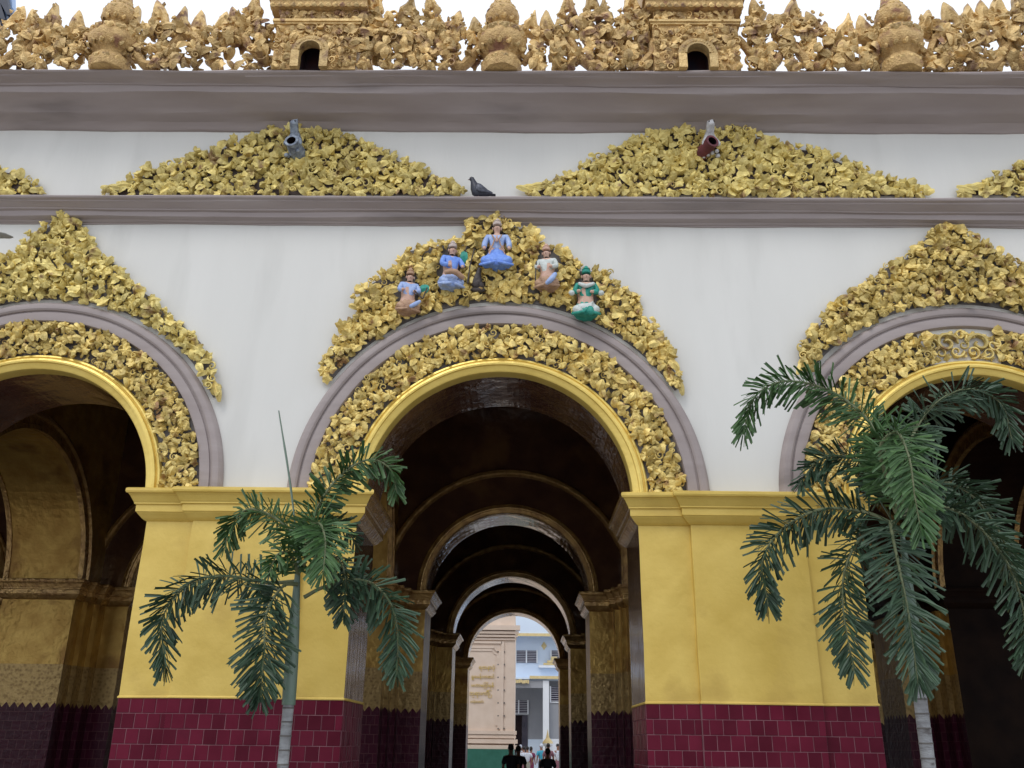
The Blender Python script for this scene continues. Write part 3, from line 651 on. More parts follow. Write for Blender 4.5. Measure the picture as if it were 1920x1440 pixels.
parapet((228, 512), [(252, 18), (308, 10), (342, 20), (376, 28), (420, 32), (446, 22), (480, -4)], 'pierced gilt parapet carving left of the left turret', 42)
parapet((664, 898), [(706, -10), (768, -2), (812, -2), (855, 26), (892, 38)], 'pierced gilt parapet carving right of the left turret', 43)
parapet((984, 1224), [(994, 30), (1028, 32), (1064, 0), (1110, -8), (1132, 8), (1180, -10)], 'pierced gilt parapet carving left of the right turret', 44)
parapet((1392, 1650), [(1418, 4), (1480, 2), (1524, 24), (1580, 36), (1622, 32)], 'pierced gilt parapet carving right of the right turret', 45)
parapet((1725, 2330), [(1731, 22), (1776, 16), (1812, 12), (1840, 14), (1862, -2), (1906, -8), (1960, 10), (2010, 0), (2060, 18), (2110, 5), (2160, 20), (2210, 0), (2260, 15), (2300, 5)], 'pierced gilt parapet carving at the far right end', 46)
# finials
PET = leaf_me(3, 9, M['oldgold'], .7, .25, ell=.7, name='petal')
def lathe(name, prof, m, root, N=24, c=(0, 0), amp=0):
    V, Fc = [], []; k = len(prof)
    for i in range(N):
        a = 2*PI*i/N
        for j, (r, z) in enumerate(prof):
            rr = r*(1+amp*math.sin(a*8+j*.3)); V.append((c[0]+rr*math.cos(a), c[1]+rr*math.sin(a), z))
    for i in range(N):
        for j in range(k-1):
            a = i*k+j; b = ((i+1) % N)*k+j; Fc.append((a, b, b+1, a+1))
    return part(name, V, Fc, m, root, smooth=40)
FPROF = [(.0, 9.90), (.24, 9.90), (.27, 9.98), (.25, 10.08), (.20, 10.15), (.22, 10.19), (.30, 10.25), (.335, 10.34), (.32, 10.44), (.28, 10.50), (.22, 10.57), (.17, 10.63), (.155, 10.69), (.20, 10.73), (.235, 10.80), (.225, 10.90), (.18, 10.98), (.15, 11.03), (.12, 11.12), (.10, 11.25), (.07, 11.5), (.01, 11.9)]
for px, lab in ((205, 'lotus bud finial on the parapet at left'), (940, 'lotus bud finial on the parapet between the two turrets'), (1690, 'lotus bud finial on the parapet at right')):
    p = at(px, 132, -.62); r = empty('lotus_finial', (p.x, -.62, 9.90), lab, 'finial', 'lotus bud finials on the parapet')
    lathe('body', FPROF, M['oldgold_base'], r, 28, (p.x, -.62), .03)
    for (rr, z, s, tl, cnt, ph) in ((.325, 10.47, .085, -.35, 13, 0), (.31, 10.22, .06, 2.9, 15, 0), (.26, 10.02, .07, .2, 12, .3), (.21, 10.72, .055, 2.9, 12, .2), (.22, 10.88, .06, -.2, 12, 0), (.18, 10.98, .06, -.1, 9, .3), (.12, 11.1, .05, -.1, 8, 0), (.18, 10.62, .06, -.2, 10, .2)):
        for q in range(cnt):
            a = 2*PI*(q+ph)/cnt
            place('petal', PET, r, (rr*math.cos(a), rr*math.sin(a), z-9.90), Euler((tl*.3, PI/2+random.uniform(-.2, .2), a+PI/2), 'XYZ'), (s*1.1, s, s*.95))
# turrets
GT = 'gilt parapet turrets with dark niches'
for (x0p, x1p, n0, n1, ny, lab) in ((508, 665, 558, 600, 80, 'left gilt turret on the parapet with a dark arched niche'), (1228, 1390, 1287, 1332, 85, 'right gilt turret on the parapet with a dark arched niche')):
    xa, xb = at(x0p, 132, -.72).x, at(x1p, 132, -.72).x; na, nb = at(n0, 132, -.72).x, at(n1, 132, -.72).x
    nz = at((n0+n1)/2, ny, -.72).z; xm = (xa+xb)/2; nc = (na+nb)/2; nr = (nb-na)/2
    r = empty('parapet_turret', (xm, -.3, 9.90), lab, 'turret', GT)
    V, Fc, I = arch_vf(xa, xb, nc, nr, nz-nr*1.15, 10.64, -.72, -.64, 20, jamb=9.90)
    part('body', V, Fc, [M['oldgold_base'], M['oldgold_base']], r, I, recalc=False)
    V, Fc = box_vf(nc-nr*1.6, nc+nr*1.6, -.40, -.38, 9.90, 10.6); box_vf(nc-nr*1.6, nc-nr*1.05, -.638, -.40, 9.90, 10.6, V, Fc); box_vf(nc+nr*1.05, nc+nr*1.6, -.638, -.40, 9.90, 10.6, V, Fc); part('niche_back', V, Fc, [M['niche']], r)
    box('side', xa+.002, xa+.08, -.638, .3, 9.90, 10.638, M['oldgold_base'], r); box('side', xb-.08, xb-.002, -.638, .3, 9.90, 10.638, M['oldgold_base'], r); box('back', xa+.081, xb-.081, .22, .3, 9.90, 10.638, M['oldgold_base'], r)
    ring('niche_frame', nc, nz-nr*1.15, [(nr+.10, .0), (nr+.10, -.05), (nr+.07, -.065), (nr+.015, -.06), (nr+.01, -.08), (nr-.012, -.08), (nr-.012, .03), (nr+.02, .03)], M['oldgold'], r, n=28, y=-.722)
    for s in (-1, 1): box('jamb', min(nc+s*(nr-.01), nc+s*(nr+.10)), max(nc+s*(nr-.01), nc+s*(nr+.10)), -.785, -.7225, 9.90, nz-nr*1.15, M['oldgold'], r)
    box('band', xa-.03, xb+.03, -.75, .33, 10.641, 10.67, M['oldgold'], r); box('band', xa-.05, xb+.05, -.77, .35, 10.672, 10.71, M['oldgold'], r)
    box('frieze', xa+.02, xb-.02, -.70, .28, 10.712, 10.90, M['oldgold_base'], r)
    box('eave', xm-.66, xm+.66, -.80, .38, 10.902, 11.02, M['oldgold_base'], r)
    box('eave_moulding', xm-.69, xm+.69, -.83, .41, 11.022, 11.05, M['oldgold'], r)
    box('upper_block', xm-.67, xm+.67, -.81, .39, 11.052, 11.75, M['oldgold_base'], r); box('upper_roof', xm-.45, xm+.45, -.6, .2, 11.752, 12.3, M['oldgold'], r)
    R = random.Random(int(x0p))
    for q in range(14): place('fringe_petal', PET, r, (-.62+q*.095, -.50-.005, 10.93-9.90), (.05, -PI/2+R.uniform(-.1, .1), 0), (.075, .05, .05))
    for sx in (-1, 1):
        for q in range(9): place('fringe_petal', PET, r, (sx*.66, -.44+q*.1, 10.93-9.90), (0, -PI/2, sx*PI/2), (.075, .05, .05))
    def ins(x, z, nc=nc, nr=nr, nz=nz): return not (abs(x-nc) < nr+.13 and z < nz-nr*1.15) and math.hypot(x-nc, z-(nz-nr*1.15)) > nr+.13
    scatter(r, ins, (xa+.03, xb-.03, 9.93, 10.6), .075, .062, 7+int(x0p), KO, 100, y=-.735, dep=.03, tilt=.35, mix=(.6, .2, .2))
    scatter(r, lambda x, z: True, (xa+.05, xb-.05, 10.74, 10.86), .075, .055, 8+int(x0p), KO, 40, y=-.715, dep=.02, tilt=.35, mix=(.7, .1, .2))
    scatter(r, lambda x, z: True, (xm-.63, xm+.63, 11.08, 11.5), .085, .062, 9+int(x0p), KO, 60, y=-.825, dep=.02, tilt=.35, mix=(.5, .3, .2))
    for q in range(16):
        a = PI*(q+.5)/16; place('stud', PET, r, (nc-xm-(nr+.045)*math.cos(a), -.49, nz-nr*1.15-9.90+(nr+.045)*math.sin(a)), (0, R.uniform(0, 6), 0), .02)

# ------------------------------------------------------------------ rain spouts
def skin_obj(name, J, E_, m, parent, sub=1, root=0):
    me = bpy.data.meshes.new(name); bm = bmesh.new(); ly = bm.verts.layers.skin.verify(); vs = []
    for i, (co, r) in enumerate(J):
        v = bm.verts.new(co); v[ly].radius = (r, r) if isinstance(r, (int, float)) else r; v[ly].use_root = (i == root); vs.append(v)
    for a, b in E_: bm.edges.new((vs[a], vs[b]))
    bm.to_mesh(me); bm.free(); me.materials.append(m)
    o = bpy.data.objects.new(name, me); COL.objects.link(o); o.parent = parent
    sk = o.modifiers.new('skin', 'SKIN'); sk.use_smooth_shade = True; sb = o.modifiers.new('sub', 'SUBSURF'); sb.levels = sub; sb.render_levels = sub
    return o
def ball(name, c, r, m, parent, N=10):
    V, Fc = [], []; rx, ry, rz = (r, r, r) if isinstance(r, (int, float)) else r
    for i in range(N//2+1):
        t = PI*i/(N//2)
        for j in range(N):
            a = 2*PI*j/N; V.append((c[0]+rx*math.sin(t)*math.cos(a), c[1]+ry*math.sin(t)*math.sin(a), c[2]+rz*math.cos(t)))
    for i in range(N//2):
        for j in range(N): Fc.append((i*N+j, i*N+(j+1) % N, (i+1)*N+(j+1) % N, (i+1)*N+j))
    return place(name, mesh_data(name, V, Fc, m, smooth=180), parent)
def spout(px, py, lab, mp_, mh, seed):
    o = at(px, py, -.34); r = empty('water_spout', (o.x, 0, o.z), lab, 'rain spout')
    tx = .10 if seed else -.03
    # hollow pipe from the wall outwards
    V, Fc = [], []; N = 18
    A = Vector((-tx*1.3, .02, -.03)); B = Vector((0, -.34, 0)); d = (B-A).normalized(); u = d.cross(Vector((0, 0, 1))).normalized(); v = u.cross(d)
    rings = [(A, .125 if not seed else .10), (A+(B-A)*.5, .105 if not seed else .092), (B-d*.05, .085), (B-d*.045, .092), (B, .092), (B, .062), (B-d*.25, .058)]
    for c, rad in rings:
        for j in range(N): V.append(c+u*rad*math.cos(2*PI*j/N)+v*rad*math.sin(2*PI*j/N))
    for k in range(len(rings)-1):
        for j in range(N): Fc.append((k*N+j, k*N+(j+1) % N, (k+1)*N+(j+1) % N, (k+1)*N+j))
    Fc.append(tuple(6*N+j for j in range(N))); idx = [0]*(6*N); idx[5*N:] = [1]*N; idx.append(1)
    place('pipe', mesh_data('pipe', V, Fc, [mp_, M['dark']], idx, 40), r)
    # crested beast head riding on the pipe
    J = [((0, -.12, .08), .085), ((.0, -.19, .15), .065), ((0, -.25, .22), .055), ((0, -.31, .27), .055), ((0, -.40, .25), .035), ((-.03, -.28, .36), .015), ((.035, -.28, .39), .012), ((-.08, -.22, .08), .04), ((.08, -.22, .08), .04), ((-.10, -.28, -.02), .035), ((.10, -.28, -.02), .035)]
    skin_obj('beast_head', J, [(0, 1), (1, 2), (2, 3), (3, 4), (3, 5), (3, 6), (1, 7), (1, 8), (7, 9), (8, 10)], mh, r)
    for s in (-1, 1): ball('eye', (s*.03, -.375, .285), .012, M['dark'], r, 8)
    for q in range(4):
        place('crest_scale', PET, r, (0, -.22+q*.03, .27-q*.03), (0, -PI/2, PI/2), (.05, .03, .03))
        ball('boss', ((-.08+.05*q), -.12-.04*q, -.09), .03, mh, r, 8)
    ball('ear_lobe', (-.10 if not seed else .1, -.15, -.10), (.035, .03, .03), mh, r, 8)
    return r
spout(546, 263, 'grey blue water spout with a beast head on the left crescent', M['stoneblue'], M['stoneblue'], 0)
spout(1336, 264, 'maroon water spout with a white beast head on the right crescent', M['maroonpipe'], M['spoutwhite'], 1)

# ------------------------------------------------------------------ pigeon and flying bird
def loft(name, rings, m, parent, N=14, smooth=180):
    V, Fc = [], []
    for c, rx, rz, tilt in rings:
        for j in range(N):
            a = 2*PI*j/N; l = Vector((math.sin(tilt)*rz*math.sin(a), rx*math.cos(a), math.cos(tilt)*rz*math.sin(a))); V.append(Vector(c)+l)
    for k in range(len(rings)-1):
        for j in range(N): Fc.append((k*N+j, k*N+(j+1) % N, (k+1)*N+(j+1) % N, (k+1)*N+j))
    Fc += [tuple(range(N)), tuple((len(rings)-1)*N+j for j in range(N))]
    return place(name, mesh_data(name, V, Fc, m, smooth=smooth), parent)
pb = at(900, 369, -.2); PG = empty('pigeon', (pb.x, -.18, 8.235), 'dark grey pigeon standing on the ledge between the two crescents', 'pigeon')
loft('body', [((-.150, 0, .262), .006, .006, 0), ((-.142, 0, .266), .018, .018, 0), ((-.128, 0, .268), .026, .027, .3), ((-.112, 0, .262), .029, .031, .7), ((-.100, 0, .238), .030, .034, 1.1), ((-.090, 0, .205), .036, .044, 1.1), ((-.078, 0, .168), .048, .062, .95), ((-.050, 0, .125), .060, .082, .75), ((-.005, 0, .100), .062, .084, .35), ((.045, 0, .093), .052, .062, .15), ((.095, 0, .082), .036, .036, .1), ((.130, 0, .070), .028, .018, .05), ((.175, 0, .060), .030, .010, 0), ((.205, 0, .054), .030, .007, 0)], M['pigeon'], PG, 16)
for s in (-1, 1):
    loft('wing', [((-.065, s*.050, .150), .006, .02, .3), ((-.04, s*.060, .135), .010, .045, .3), ((.0, s*.064, .115), .010, .052, .2), ((.05, s*.056, .100), .009, .036, .1), ((.105, s*.036, .088), .007, .018, 0), ((.165, s*.020, .078), .004, .006, 0)], M['pigeonwing'], PG, 10)
    ball('eye', (-.136, s*.024, .272), .005, M['beak'], PG, 8)
    skin_obj('foot', [((-.02, s*.025, .05), .008), ((-.022, s*.025, .012), .005), ((-.05, s*.025, .005), .004), ((-.04, s*.045, .005), .004), ((-.002, s*.025, .005), .004)], [(0, 1), (1, 2), (1, 3), (1, 4)], M['beak'], PG)
loft('beak', [((-.145, 0, .262), .007, .007, 0), ((-.168, 0, .254), .002, .002, 0)], M['beak'], PG, 8)
PG.scale = (1, 1.1, 1.2)
fb = at(6, 441, -3.2); FB = empty('flying_bird', fb, 'grey bird in flight cut off by the left edge, one wing in view', 'bird')
loft('body', [((-.42, 0, .0), .004, .004, 0), ((-.38, 0, .01), .025, .025, 0), ((-.30, 0, .0), .045, .045, 0), ((-.2, 0, -.01), .05, .05, 0), ((-.12, 0, 0), .02, .02, 0)], M['bird'], FB)
loft('wing', [((-.28, 0, 0), .05, .012, 0), ((-.18, .0, .012), .07, .012, 0), ((-.06, .01, .012), .07, .010, 0), ((.03, .02, .006), .05, .008, 0), ((.075, .03, .0), .012, .004, 0)], M['bird'], FB)
loft('wing', [((-.3, 0, 0), .05, .012, 0), ((-.40, .1, .05), .07, .012, 0), ((-.5, .2, .10), .05, .010, 0), ((-.6, .3, .12), .01, .004, 0)], M['bird'], FB)

# ------------------------------------------------------------------ relief figures
def statue(cx, zb, zt, lab, robe, jacket, crown, pose, lean=0, extra=None, rz=0, legs=None):
    h = zt-zb; r = empty('painted_figure', (cx, -.17, zb), lab, 'statue', None if pose == 'centre' else None)
    s = h
    # continuous body: crossed legs, trunk, neck, head, arms
    if pose == 'centre':
        arms = [((-.165, -.03, .62), .05), ((-.215, -.06, .48), .038), ((-.215, -.12, .33), .03), ((.165, -.03, .62), .05), ((.215, -.06, .48), .038), ((.215, -.12, .33), .03)]
    elif pose == 'play_r':
        arms = [((-.15, -.03, .62), .05), ((-.20, -.09, .46), .038), ((-.02, -.16, .42), .03), ((.14, -.03, .62), .05), ((.20, -.08, .50), .038), ((.17, -.16, .42), .03)]
    else:
        arms = [((-.15, -.03, .62), .05), ((-.20, -.08, .47), .038), ((-.10, -.17, .46), .03), ((.15, -.03, .62), .05), ((.20, -.08, .47), .038), ((.06, -.17, .44), .03)]
    J = [((0, 0, .16), .13), ((lean*.3, -.01, .36), .10), ((lean*.6, -.01, .55), .125), ((lean*.8, -.015, .66), .06), ((lean, -.025, .715), .042), ((lean, -.045, .77), .072), ((lean, -.045, .83), .072)]
    a0 = len(J); J += [((x+lean*.6, y, z), rr) for (x, y, z), rr in arms]
    E_ = [(0, 1), (1, 2), (2, 3), (3, 4), (4, 5), (5, 6), (2, a0), (a0, a0+1), (a0+1, a0+2), (2, a0+3), (a0+3, a0+4), (a0+4, a0+5)]
    l0 = len(J); J += [((-.15, -.06, .12), .06), ((-.08, -.10, .09), .04), ((.15, -.06, .12), .06), ((.08, -.10, .09), .04)]
    E_ += [(0, l0), (l0, l0+1), (0, l0+2), (l0+2, l0+3)]
    b = skin_obj('body', [((x*s, y*s, z*s), q*s) for (x, y, z), q in J], E_, M['skin'], r, 2)
    # jacket over trunk and sleeves
    JJ = [((lean*.25, -.012, .30), .115), ((lean*.45, -.012, .45), .12), ((lean*.6, -.012, .58), .135)]
    m0 = len(JJ); aa = [((x+lean*.6, y, z), q) for (x, y, z), q in arms]
    def lerp(a, b, t): return tuple(a[i]+(b[i]-a[i])*t for i in range(3))
    JJ += [(aa[0][0], .062), (aa[1][0], .052), (lerp(aa[1][0], aa[2][0], .7), .05), (aa[3][0], .062), (aa[4][0], .052), (lerp(aa[4][0], aa[5][0], .7), .05)]
    skin_obj('jacket', [((x*s, y*s, z*s), q*s) for (x, y, z), q in JJ], [(0, 1), (1, 2), (2, 3), (3, 4), (4, 5), (2, 6), (6, 7), (7, 8)], jacket, r, 2)
    # skirt over the crossed legs
    V, Fc = [], []; N = 28; W = .27 if pose == 'centre' else .23
    prof = [(.34, .42), (.42, .35), (.60, .25), (.90, .16), (1.0, .09), (.80, .02), (.02, -.0)]
    for k, (q, z) in enumerate(prof):
        for j in range(N):
            a = 2*PI*j/N; fold = 1+.07*math.sin(a*9+k)*(k > 1)
            x = W*q*math.cos(a)*fold; y = W*.72*q*math.sin(a)*fold-.03
            V.append((x*s+lean*.1*s, y*s, (z+(.02*math.cos(a*2)))*s))
    for k in range(len(prof)-1):
        for j in range(N): Fc.append((k*N+j, k*N+(j+1) % N, (k+1)*N+(j+1) % N, (k+1)*N+j))
    Fc.append(tuple(range(N))); place('robe', mesh_data('robe', V, Fc, robe, smooth=50), r)
    kx = .25 if pose == 'centre' else .20
    skin_obj('robe_fold', [((lean*s, -.06*s, .17*s), .11*s)]+[v for q in (-1, 1) for v in (((q*kx*s, -.12*s, .115*s), .078*s), ((q*.07*s, -.21*s, .055*s), .052*s))], [(0, 1), (1, 2), (0, 3), (3, 4)], legs or robe, r, 2)
    for q in (-1, 1): skin_obj('hem', [((q*.02*s, -.24*s, .03*s), .03*s), ((q*.16*s, -.19*s, .02*s), .034*s), ((q*(kx+.05)*s, -.10*s, .045*s), .022*s)], [(0, 1), (1, 2)], robe, r, 1)
    # crown, face
    prof = [(.0, .842), (.074, .845), (.080, .855), (.078, .865), (.080, .885), (.062, .91), (.074, .92), (.045, .955), (.03, .98), (.006, 1.0)]
    V, Fc = [], []; N = 14
    for q, z in prof:
        for j in range(N):
            a = 2*PI*j/N; V.append(((lean+q*math.cos(a)*(1+.06*math.sin(a*6)))*s, (-.045+q*math.sin(a))*s, z*s))
    for k in range(len(prof)-1):
        for j in range(N): Fc.append((k*N+j, k*N+(j+1) % N, (k+1)*N+(j+1) % N, (k+1)*N+j))
    place('crown', mesh_data('crown', V, Fc, crown, smooth=30), r)
    for q in (-1, 1):
        ball('eye', ((lean+q*.028)*s, -.113*s, .80*s), (.007*s, .004*s, .004*s), M['bronze'], r, 8)
        ball('ear', ((lean+q*.076)*s, -.045*s, .785*s), (.012*s, .02*s, .032*s), M['skin'], r, 8)
    ball('nose', (lean*s, -.122*s, .775*s), (.009*s, .012*s, .018*s), M['skin'], r, 8)
    ball('mouth', (lean*s, -.112*s, .748*s), (.013*s, .004*s, .004*s), M['maroonpipe'], r, 8)
    ball('hair', (lean*s, .005*s, .80*s), (.083*s, .07*s, .085*s), M['bronze'], r, 10)
    r.rotation_euler = (0, 0, rz)
    return r, s
def zz(px, py): return at(px, py, -.14)
a, b = zz(931, 508), zz(931, 414); r, s = statue(a.x, a.z, b.z, 'seated relief figure in a bright blue robe at the top of the crest', M['blue'], M['paleblue'], M['crownp'], 'centre')
box_ = skin_obj('praying_hands', [((0, -.15*s, .46*s), .026*s), ((0, -.16*s, .53*s), .022*s), ((0, -.165*s, .58*s), .012*s)], [(0, 1), (1, 2)], M['skin'], r)
for q in (-1, 1): skin_obj('collar', [((q*.09*s, -.13*s, .62*s), .014*s), ((q*.035*s, -.15*s, .52*s), .014*s), ((q*.07*s, -.14*s, .40*s), .014*s), ((q*.14*s, -.16*s, .28*s), .014*s)], [(0, 1), (1, 2), (2, 3)], M['claypink'], r)
a, b = zz(843, 546), zz(843, 455); r, s = statue(a.x, a.z, b.z, 'relief figure in blue with an instrument, directly left of the central figure', M['paleblue'], M['blue'], M['crownp'], 'play_r', .02, rz=.35)
skin_obj('sash', [((-.18*s, -.24*s, .20*s), .045*s), ((0, -.30*s, .24*s), .06*s), ((.2*s, -.24*s, .14*s), .05*s)], [(0, 1), (1, 2)], M['claypink'], r)
skin_obj('harp_neck', [((.30*s, -.12*s, .12*s), .02*s), ((.33*s, -.14*s, .5*s), .014*s), ((.40*s, -.16*s, .85*s), .012*s)], [(0, 1), (1, 2)], M['bronze'], r)
a, b = zz(763, 592), zz(763, 506); r, s = statue(a.x, a.z, b.z, 'relief figure in pale blue with clay coloured skirt, lowest at left of the crest', M['claypink'], M['paleblue'], M['claypink'], 'play_l', .02, rz=.3)
skin_obj('sash', [((.0*s, -.24*s, .05*s), .04*s), ((.12*s, -.28*s, .12*s), .05*s), ((.22*s, -.24*s, .22*s), .03*s)], [(0, 1), (1, 2)], M['paleblue'], r)
skin_obj('oboe', [((.08*s, -.2*s, .45*s), .014*s), ((.26*s, -.2*s, .28*s), .018*s), ((.34*s, -.2*s, .55*s), .012*s)], [(0, 1), (1, 2)], M['bronze'], r)
a, b = zz(1027, 548), zz(1025, 461); r, s = statue(a.x, a.z, b.z, 'relief figure in faded white and clay pink, directly right of the central figure', M['claypink'], M['chalk'], M['skin'], 'play_l', -.02, rz=-.2)
skin_obj('sash', [((.0*s, -.24*s, .02*s), .04*s), ((.12*s, -.28*s, .10*s), .06*s), ((.2*s, -.22*s, .26*s), .04*s)], [(0, 1), (1, 2)], M['paleblue'], r)
skin_obj('flute', [((-.22*s, -.1*s, .18*s), .014*s), ((-.20*s, -.12*s, .6*s), .014*s)], [(0, 1)], M['bronze'], r)
a, b = zz(1098, 600), zz(1103, 503); r, s = statue(a.x, a.z, b.z, 'relief figure in teal and white with teal crown, lowest at right of the crest', M['teal'], M['teal'], M['teal'], 'play_l', .02, legs=M['chalk'])
skin_obj('collar', [((-.13*s, -.13*s, .62*s), .03*s), ((0, -.16*s, .54*s), .045*s), ((.16*s, -.13*s, .62*s), .03*s)], [(0, 1), (1, 2)], M['chalk'], r)
for q in (-1, 1): ball('cuff', (q*.25*s+.01, -.09*s, .45*s), (.06*s, .05*s, .05*s), M['chalk'], r, 8)
ball('bowl', (.06*s, -.22*s, .05*s), (.07*s, .06*s, .09*s), M['teal'], r, 12)
# small dark broken figure and teal shield shapes
q = at(895, 528, -.12); r = empty('broken_figure', (q.x, -.12, q.z-.12), 'small dark broken figure among the leaves below the central seated figure', 'statue')
skin_obj('body', [((0, 0, .06), .06), ((0, -.02, .17), .055), ((.02, -.03, .26), .03), ((.03, -.03, .31), .035), ((-.07, -.03, .05), .04), ((.09, -.04, .04), .04)], [(0, 1), (1, 2), (2, 3), (0, 4), (0, 5)], M['bronze'], r)
ball('base', (0.01, 0, -.0), (.10, .05, .04), M['bronze'], r, 10)
for px, py, lab in ((870, 481, 'teal leaf shaped fan beside the upper left relief figure'), (796, 541, 'round teal fan beside the lowest left relief figure')):
    q = at(px, py, -.15); r = empty('teal_fan', q, lab, 'fan')
    V = [(.062*math.cos(2*PI*k/16)*(1 if py > 500 else .8), -.012*math.cos(4*PI*k/16), .065*math.sin(2*PI*k/16)*(1 if py > 500 else 1.35)) for k in range(16)]
    n = 16; place('blade', mesh_data('blade', V+[(x, y+.03, z) for x, y, z in V]+[(0, -.02, 0)], [(k, (k+1) % n, 32) for k in range(n)]+[(k, (k+1) % n, n+(k+1) % n, n+k) for k in range(n)], M['teal']), r)
    skin_obj('handle', [((0, .01, -.02), .010), ((.03 if py < 500 else -.02, .01, .16 if py < 500 else -.12), .010)], [(0, 1)], M['bronze'], r)

# ------------------------------------------------------------------ palms
def bez(P, t):
    P = [Vector(p) for p in P]
    while len(P) > 1: P = [P[i].lerp(P[i+1], t) for i in range(len(P)-1)]
    return P[0]
def catmull(P, n):
    out = []; Q = [P[0]*2-P[1]]+P+[P[-1]*2-P[-2]]
    for i in range(1, len(Q)-2):
        for k in range(n):
            t = k/n; a, b, c, d = Q[i-1], Q[i], Q[i+1], Q[i+2]
            out.append(.5*((2*b)+(c-a)*t+(2*a-5*b+4*c-d)*t*t+(3*b-a-3*c+d)*t**3))
    out.append(P[-1]); return out
def frond(root, pts, m, seed, LL=.28, dens=190, start=.12):
    R = random.Random(seed); C = catmull([Vector(p) for p in pts], 10); N = len(C)
    L = [0]
    for a, b in zip(C, C[1:]): L.append(L[-1]+(b-a).length)
    tot = L[-1]; V, Fc = [], []; off = wloc(root)
    LL *= 1.08; cnt = int(dens*tot*.82)
    for k in range(cnt):
        t = start+(1-start)*(k+R.random())/cnt; s = t*tot
        i = max(j for j in range(N-1) if L[j] <= s) if s < tot else N-2
        u = (s-L[i])/max(1e-6, L[i+1]-L[i]); p = C[i].lerp(C[i+1], u); tan = (C[i+1]-C[i]).normalized()
        side = tan.cross(Vector((0, 0, 1)));
        if side.length < .2: side = tan.cross(Vector((0, 1, 0)))
        side.normalize(); upv = side.cross(tan)
        a = R.uniform(0, 2*PI) if R.random() < .72 else R.choice((0, PI))+R.uniform(-.5, .5)
        rad = side*math.cos(a)+upv*math.sin(a)
        ang = math.radians(R.uniform(58, 84))*(1-.55*t**3)
        d = (tan*math.cos(ang)+rad*math.sin(ang)).normalized()
        ln = LL*(.55+.6*math.sin(PI*min(1, t*.75+.15)))*R.uniform(.75, 1.12)*(1-.25*t**4)
        wv = d.cross(rad.cross(tan)+Vector((R.uniform(-.4, .4), R.uniform(-.4, .4), R.uniform(-.4, .4))))
        if wv.length < .1: wv = d.cross(Vector((0, 1, 0)))
        wv = wv.normalized(); w_ = .0115*R.uniform(.6, 1.35)
        nrm = d.cross(wv); g = Vector((0, 0, -1))
        b0, b1, b2 = p, p+d*ln*.5+g*ln*.03, p+d*ln+g*ln*R.uniform(.06, .22)
        q = len(V)
        V += [b0-wv*w_*.35, b0+wv*w_*.35, b1-wv*w_, b1+nrm*w_*.5, b1+wv*w_, b2-wv*w_*1.1, b2+nrm*w_*.25+d*ln*R.uniform(-.05, .02), b2+wv*w_*R.uniform(.7, 1.2)+d*ln*R.uniform(-.06, .03)]
        Fc += [(q, q+1, q+3), (q, q+3, q+2), (q+1, q+4, q+3), (q+2, q+3, q+6, q+5), (q+3, q+4, q+7, q+6)]
    o = part('frond', V, Fc, m, root, recalc=False)
    K = 6; V, Fc = [], []
    for i, p in enumerate(C):
        t = (C[min(i+1, N-1)]-C[max(i-1, 0)]).normalized(); s_ = t.cross(Vector((.3, 1, .2))).normalized(); u_ = s_.cross(t); rr = .016*(1-i/N)+.004
        for j in range(K): V.append(p+s_*rr*math.cos(2*PI*j/K)+u_*rr*math.sin(2*PI*j/K))
    for i in range(N-1):
        for j in range(K): Fc.append((i*K+j, i*K+(j+1) % K, (i+1)*K+(j+1) % K, (i+1)*K+j))
    part('midrib', V, Fc, M['rachis'], o)
    return o
def trunk(root, pts, m, name, N=16, rings=None):
    V, Fc = [], []; off = wloc(root)
    for i, (p, r) in enumerate(pts):
        for j in range(N): V.append((p[0]+r*math.cos(2*PI*j/N), p[1]+r*math.sin(2*PI*j/N), p[2]))
    for i in range(len(pts)-1):
        for j in range(N): Fc.append((i*N+j, i*N+(j+1) % N, (i+1)*N+(j+1) % N, (i+1)*N+j))
    return part(name, V, Fc, m, root, smooth=60)
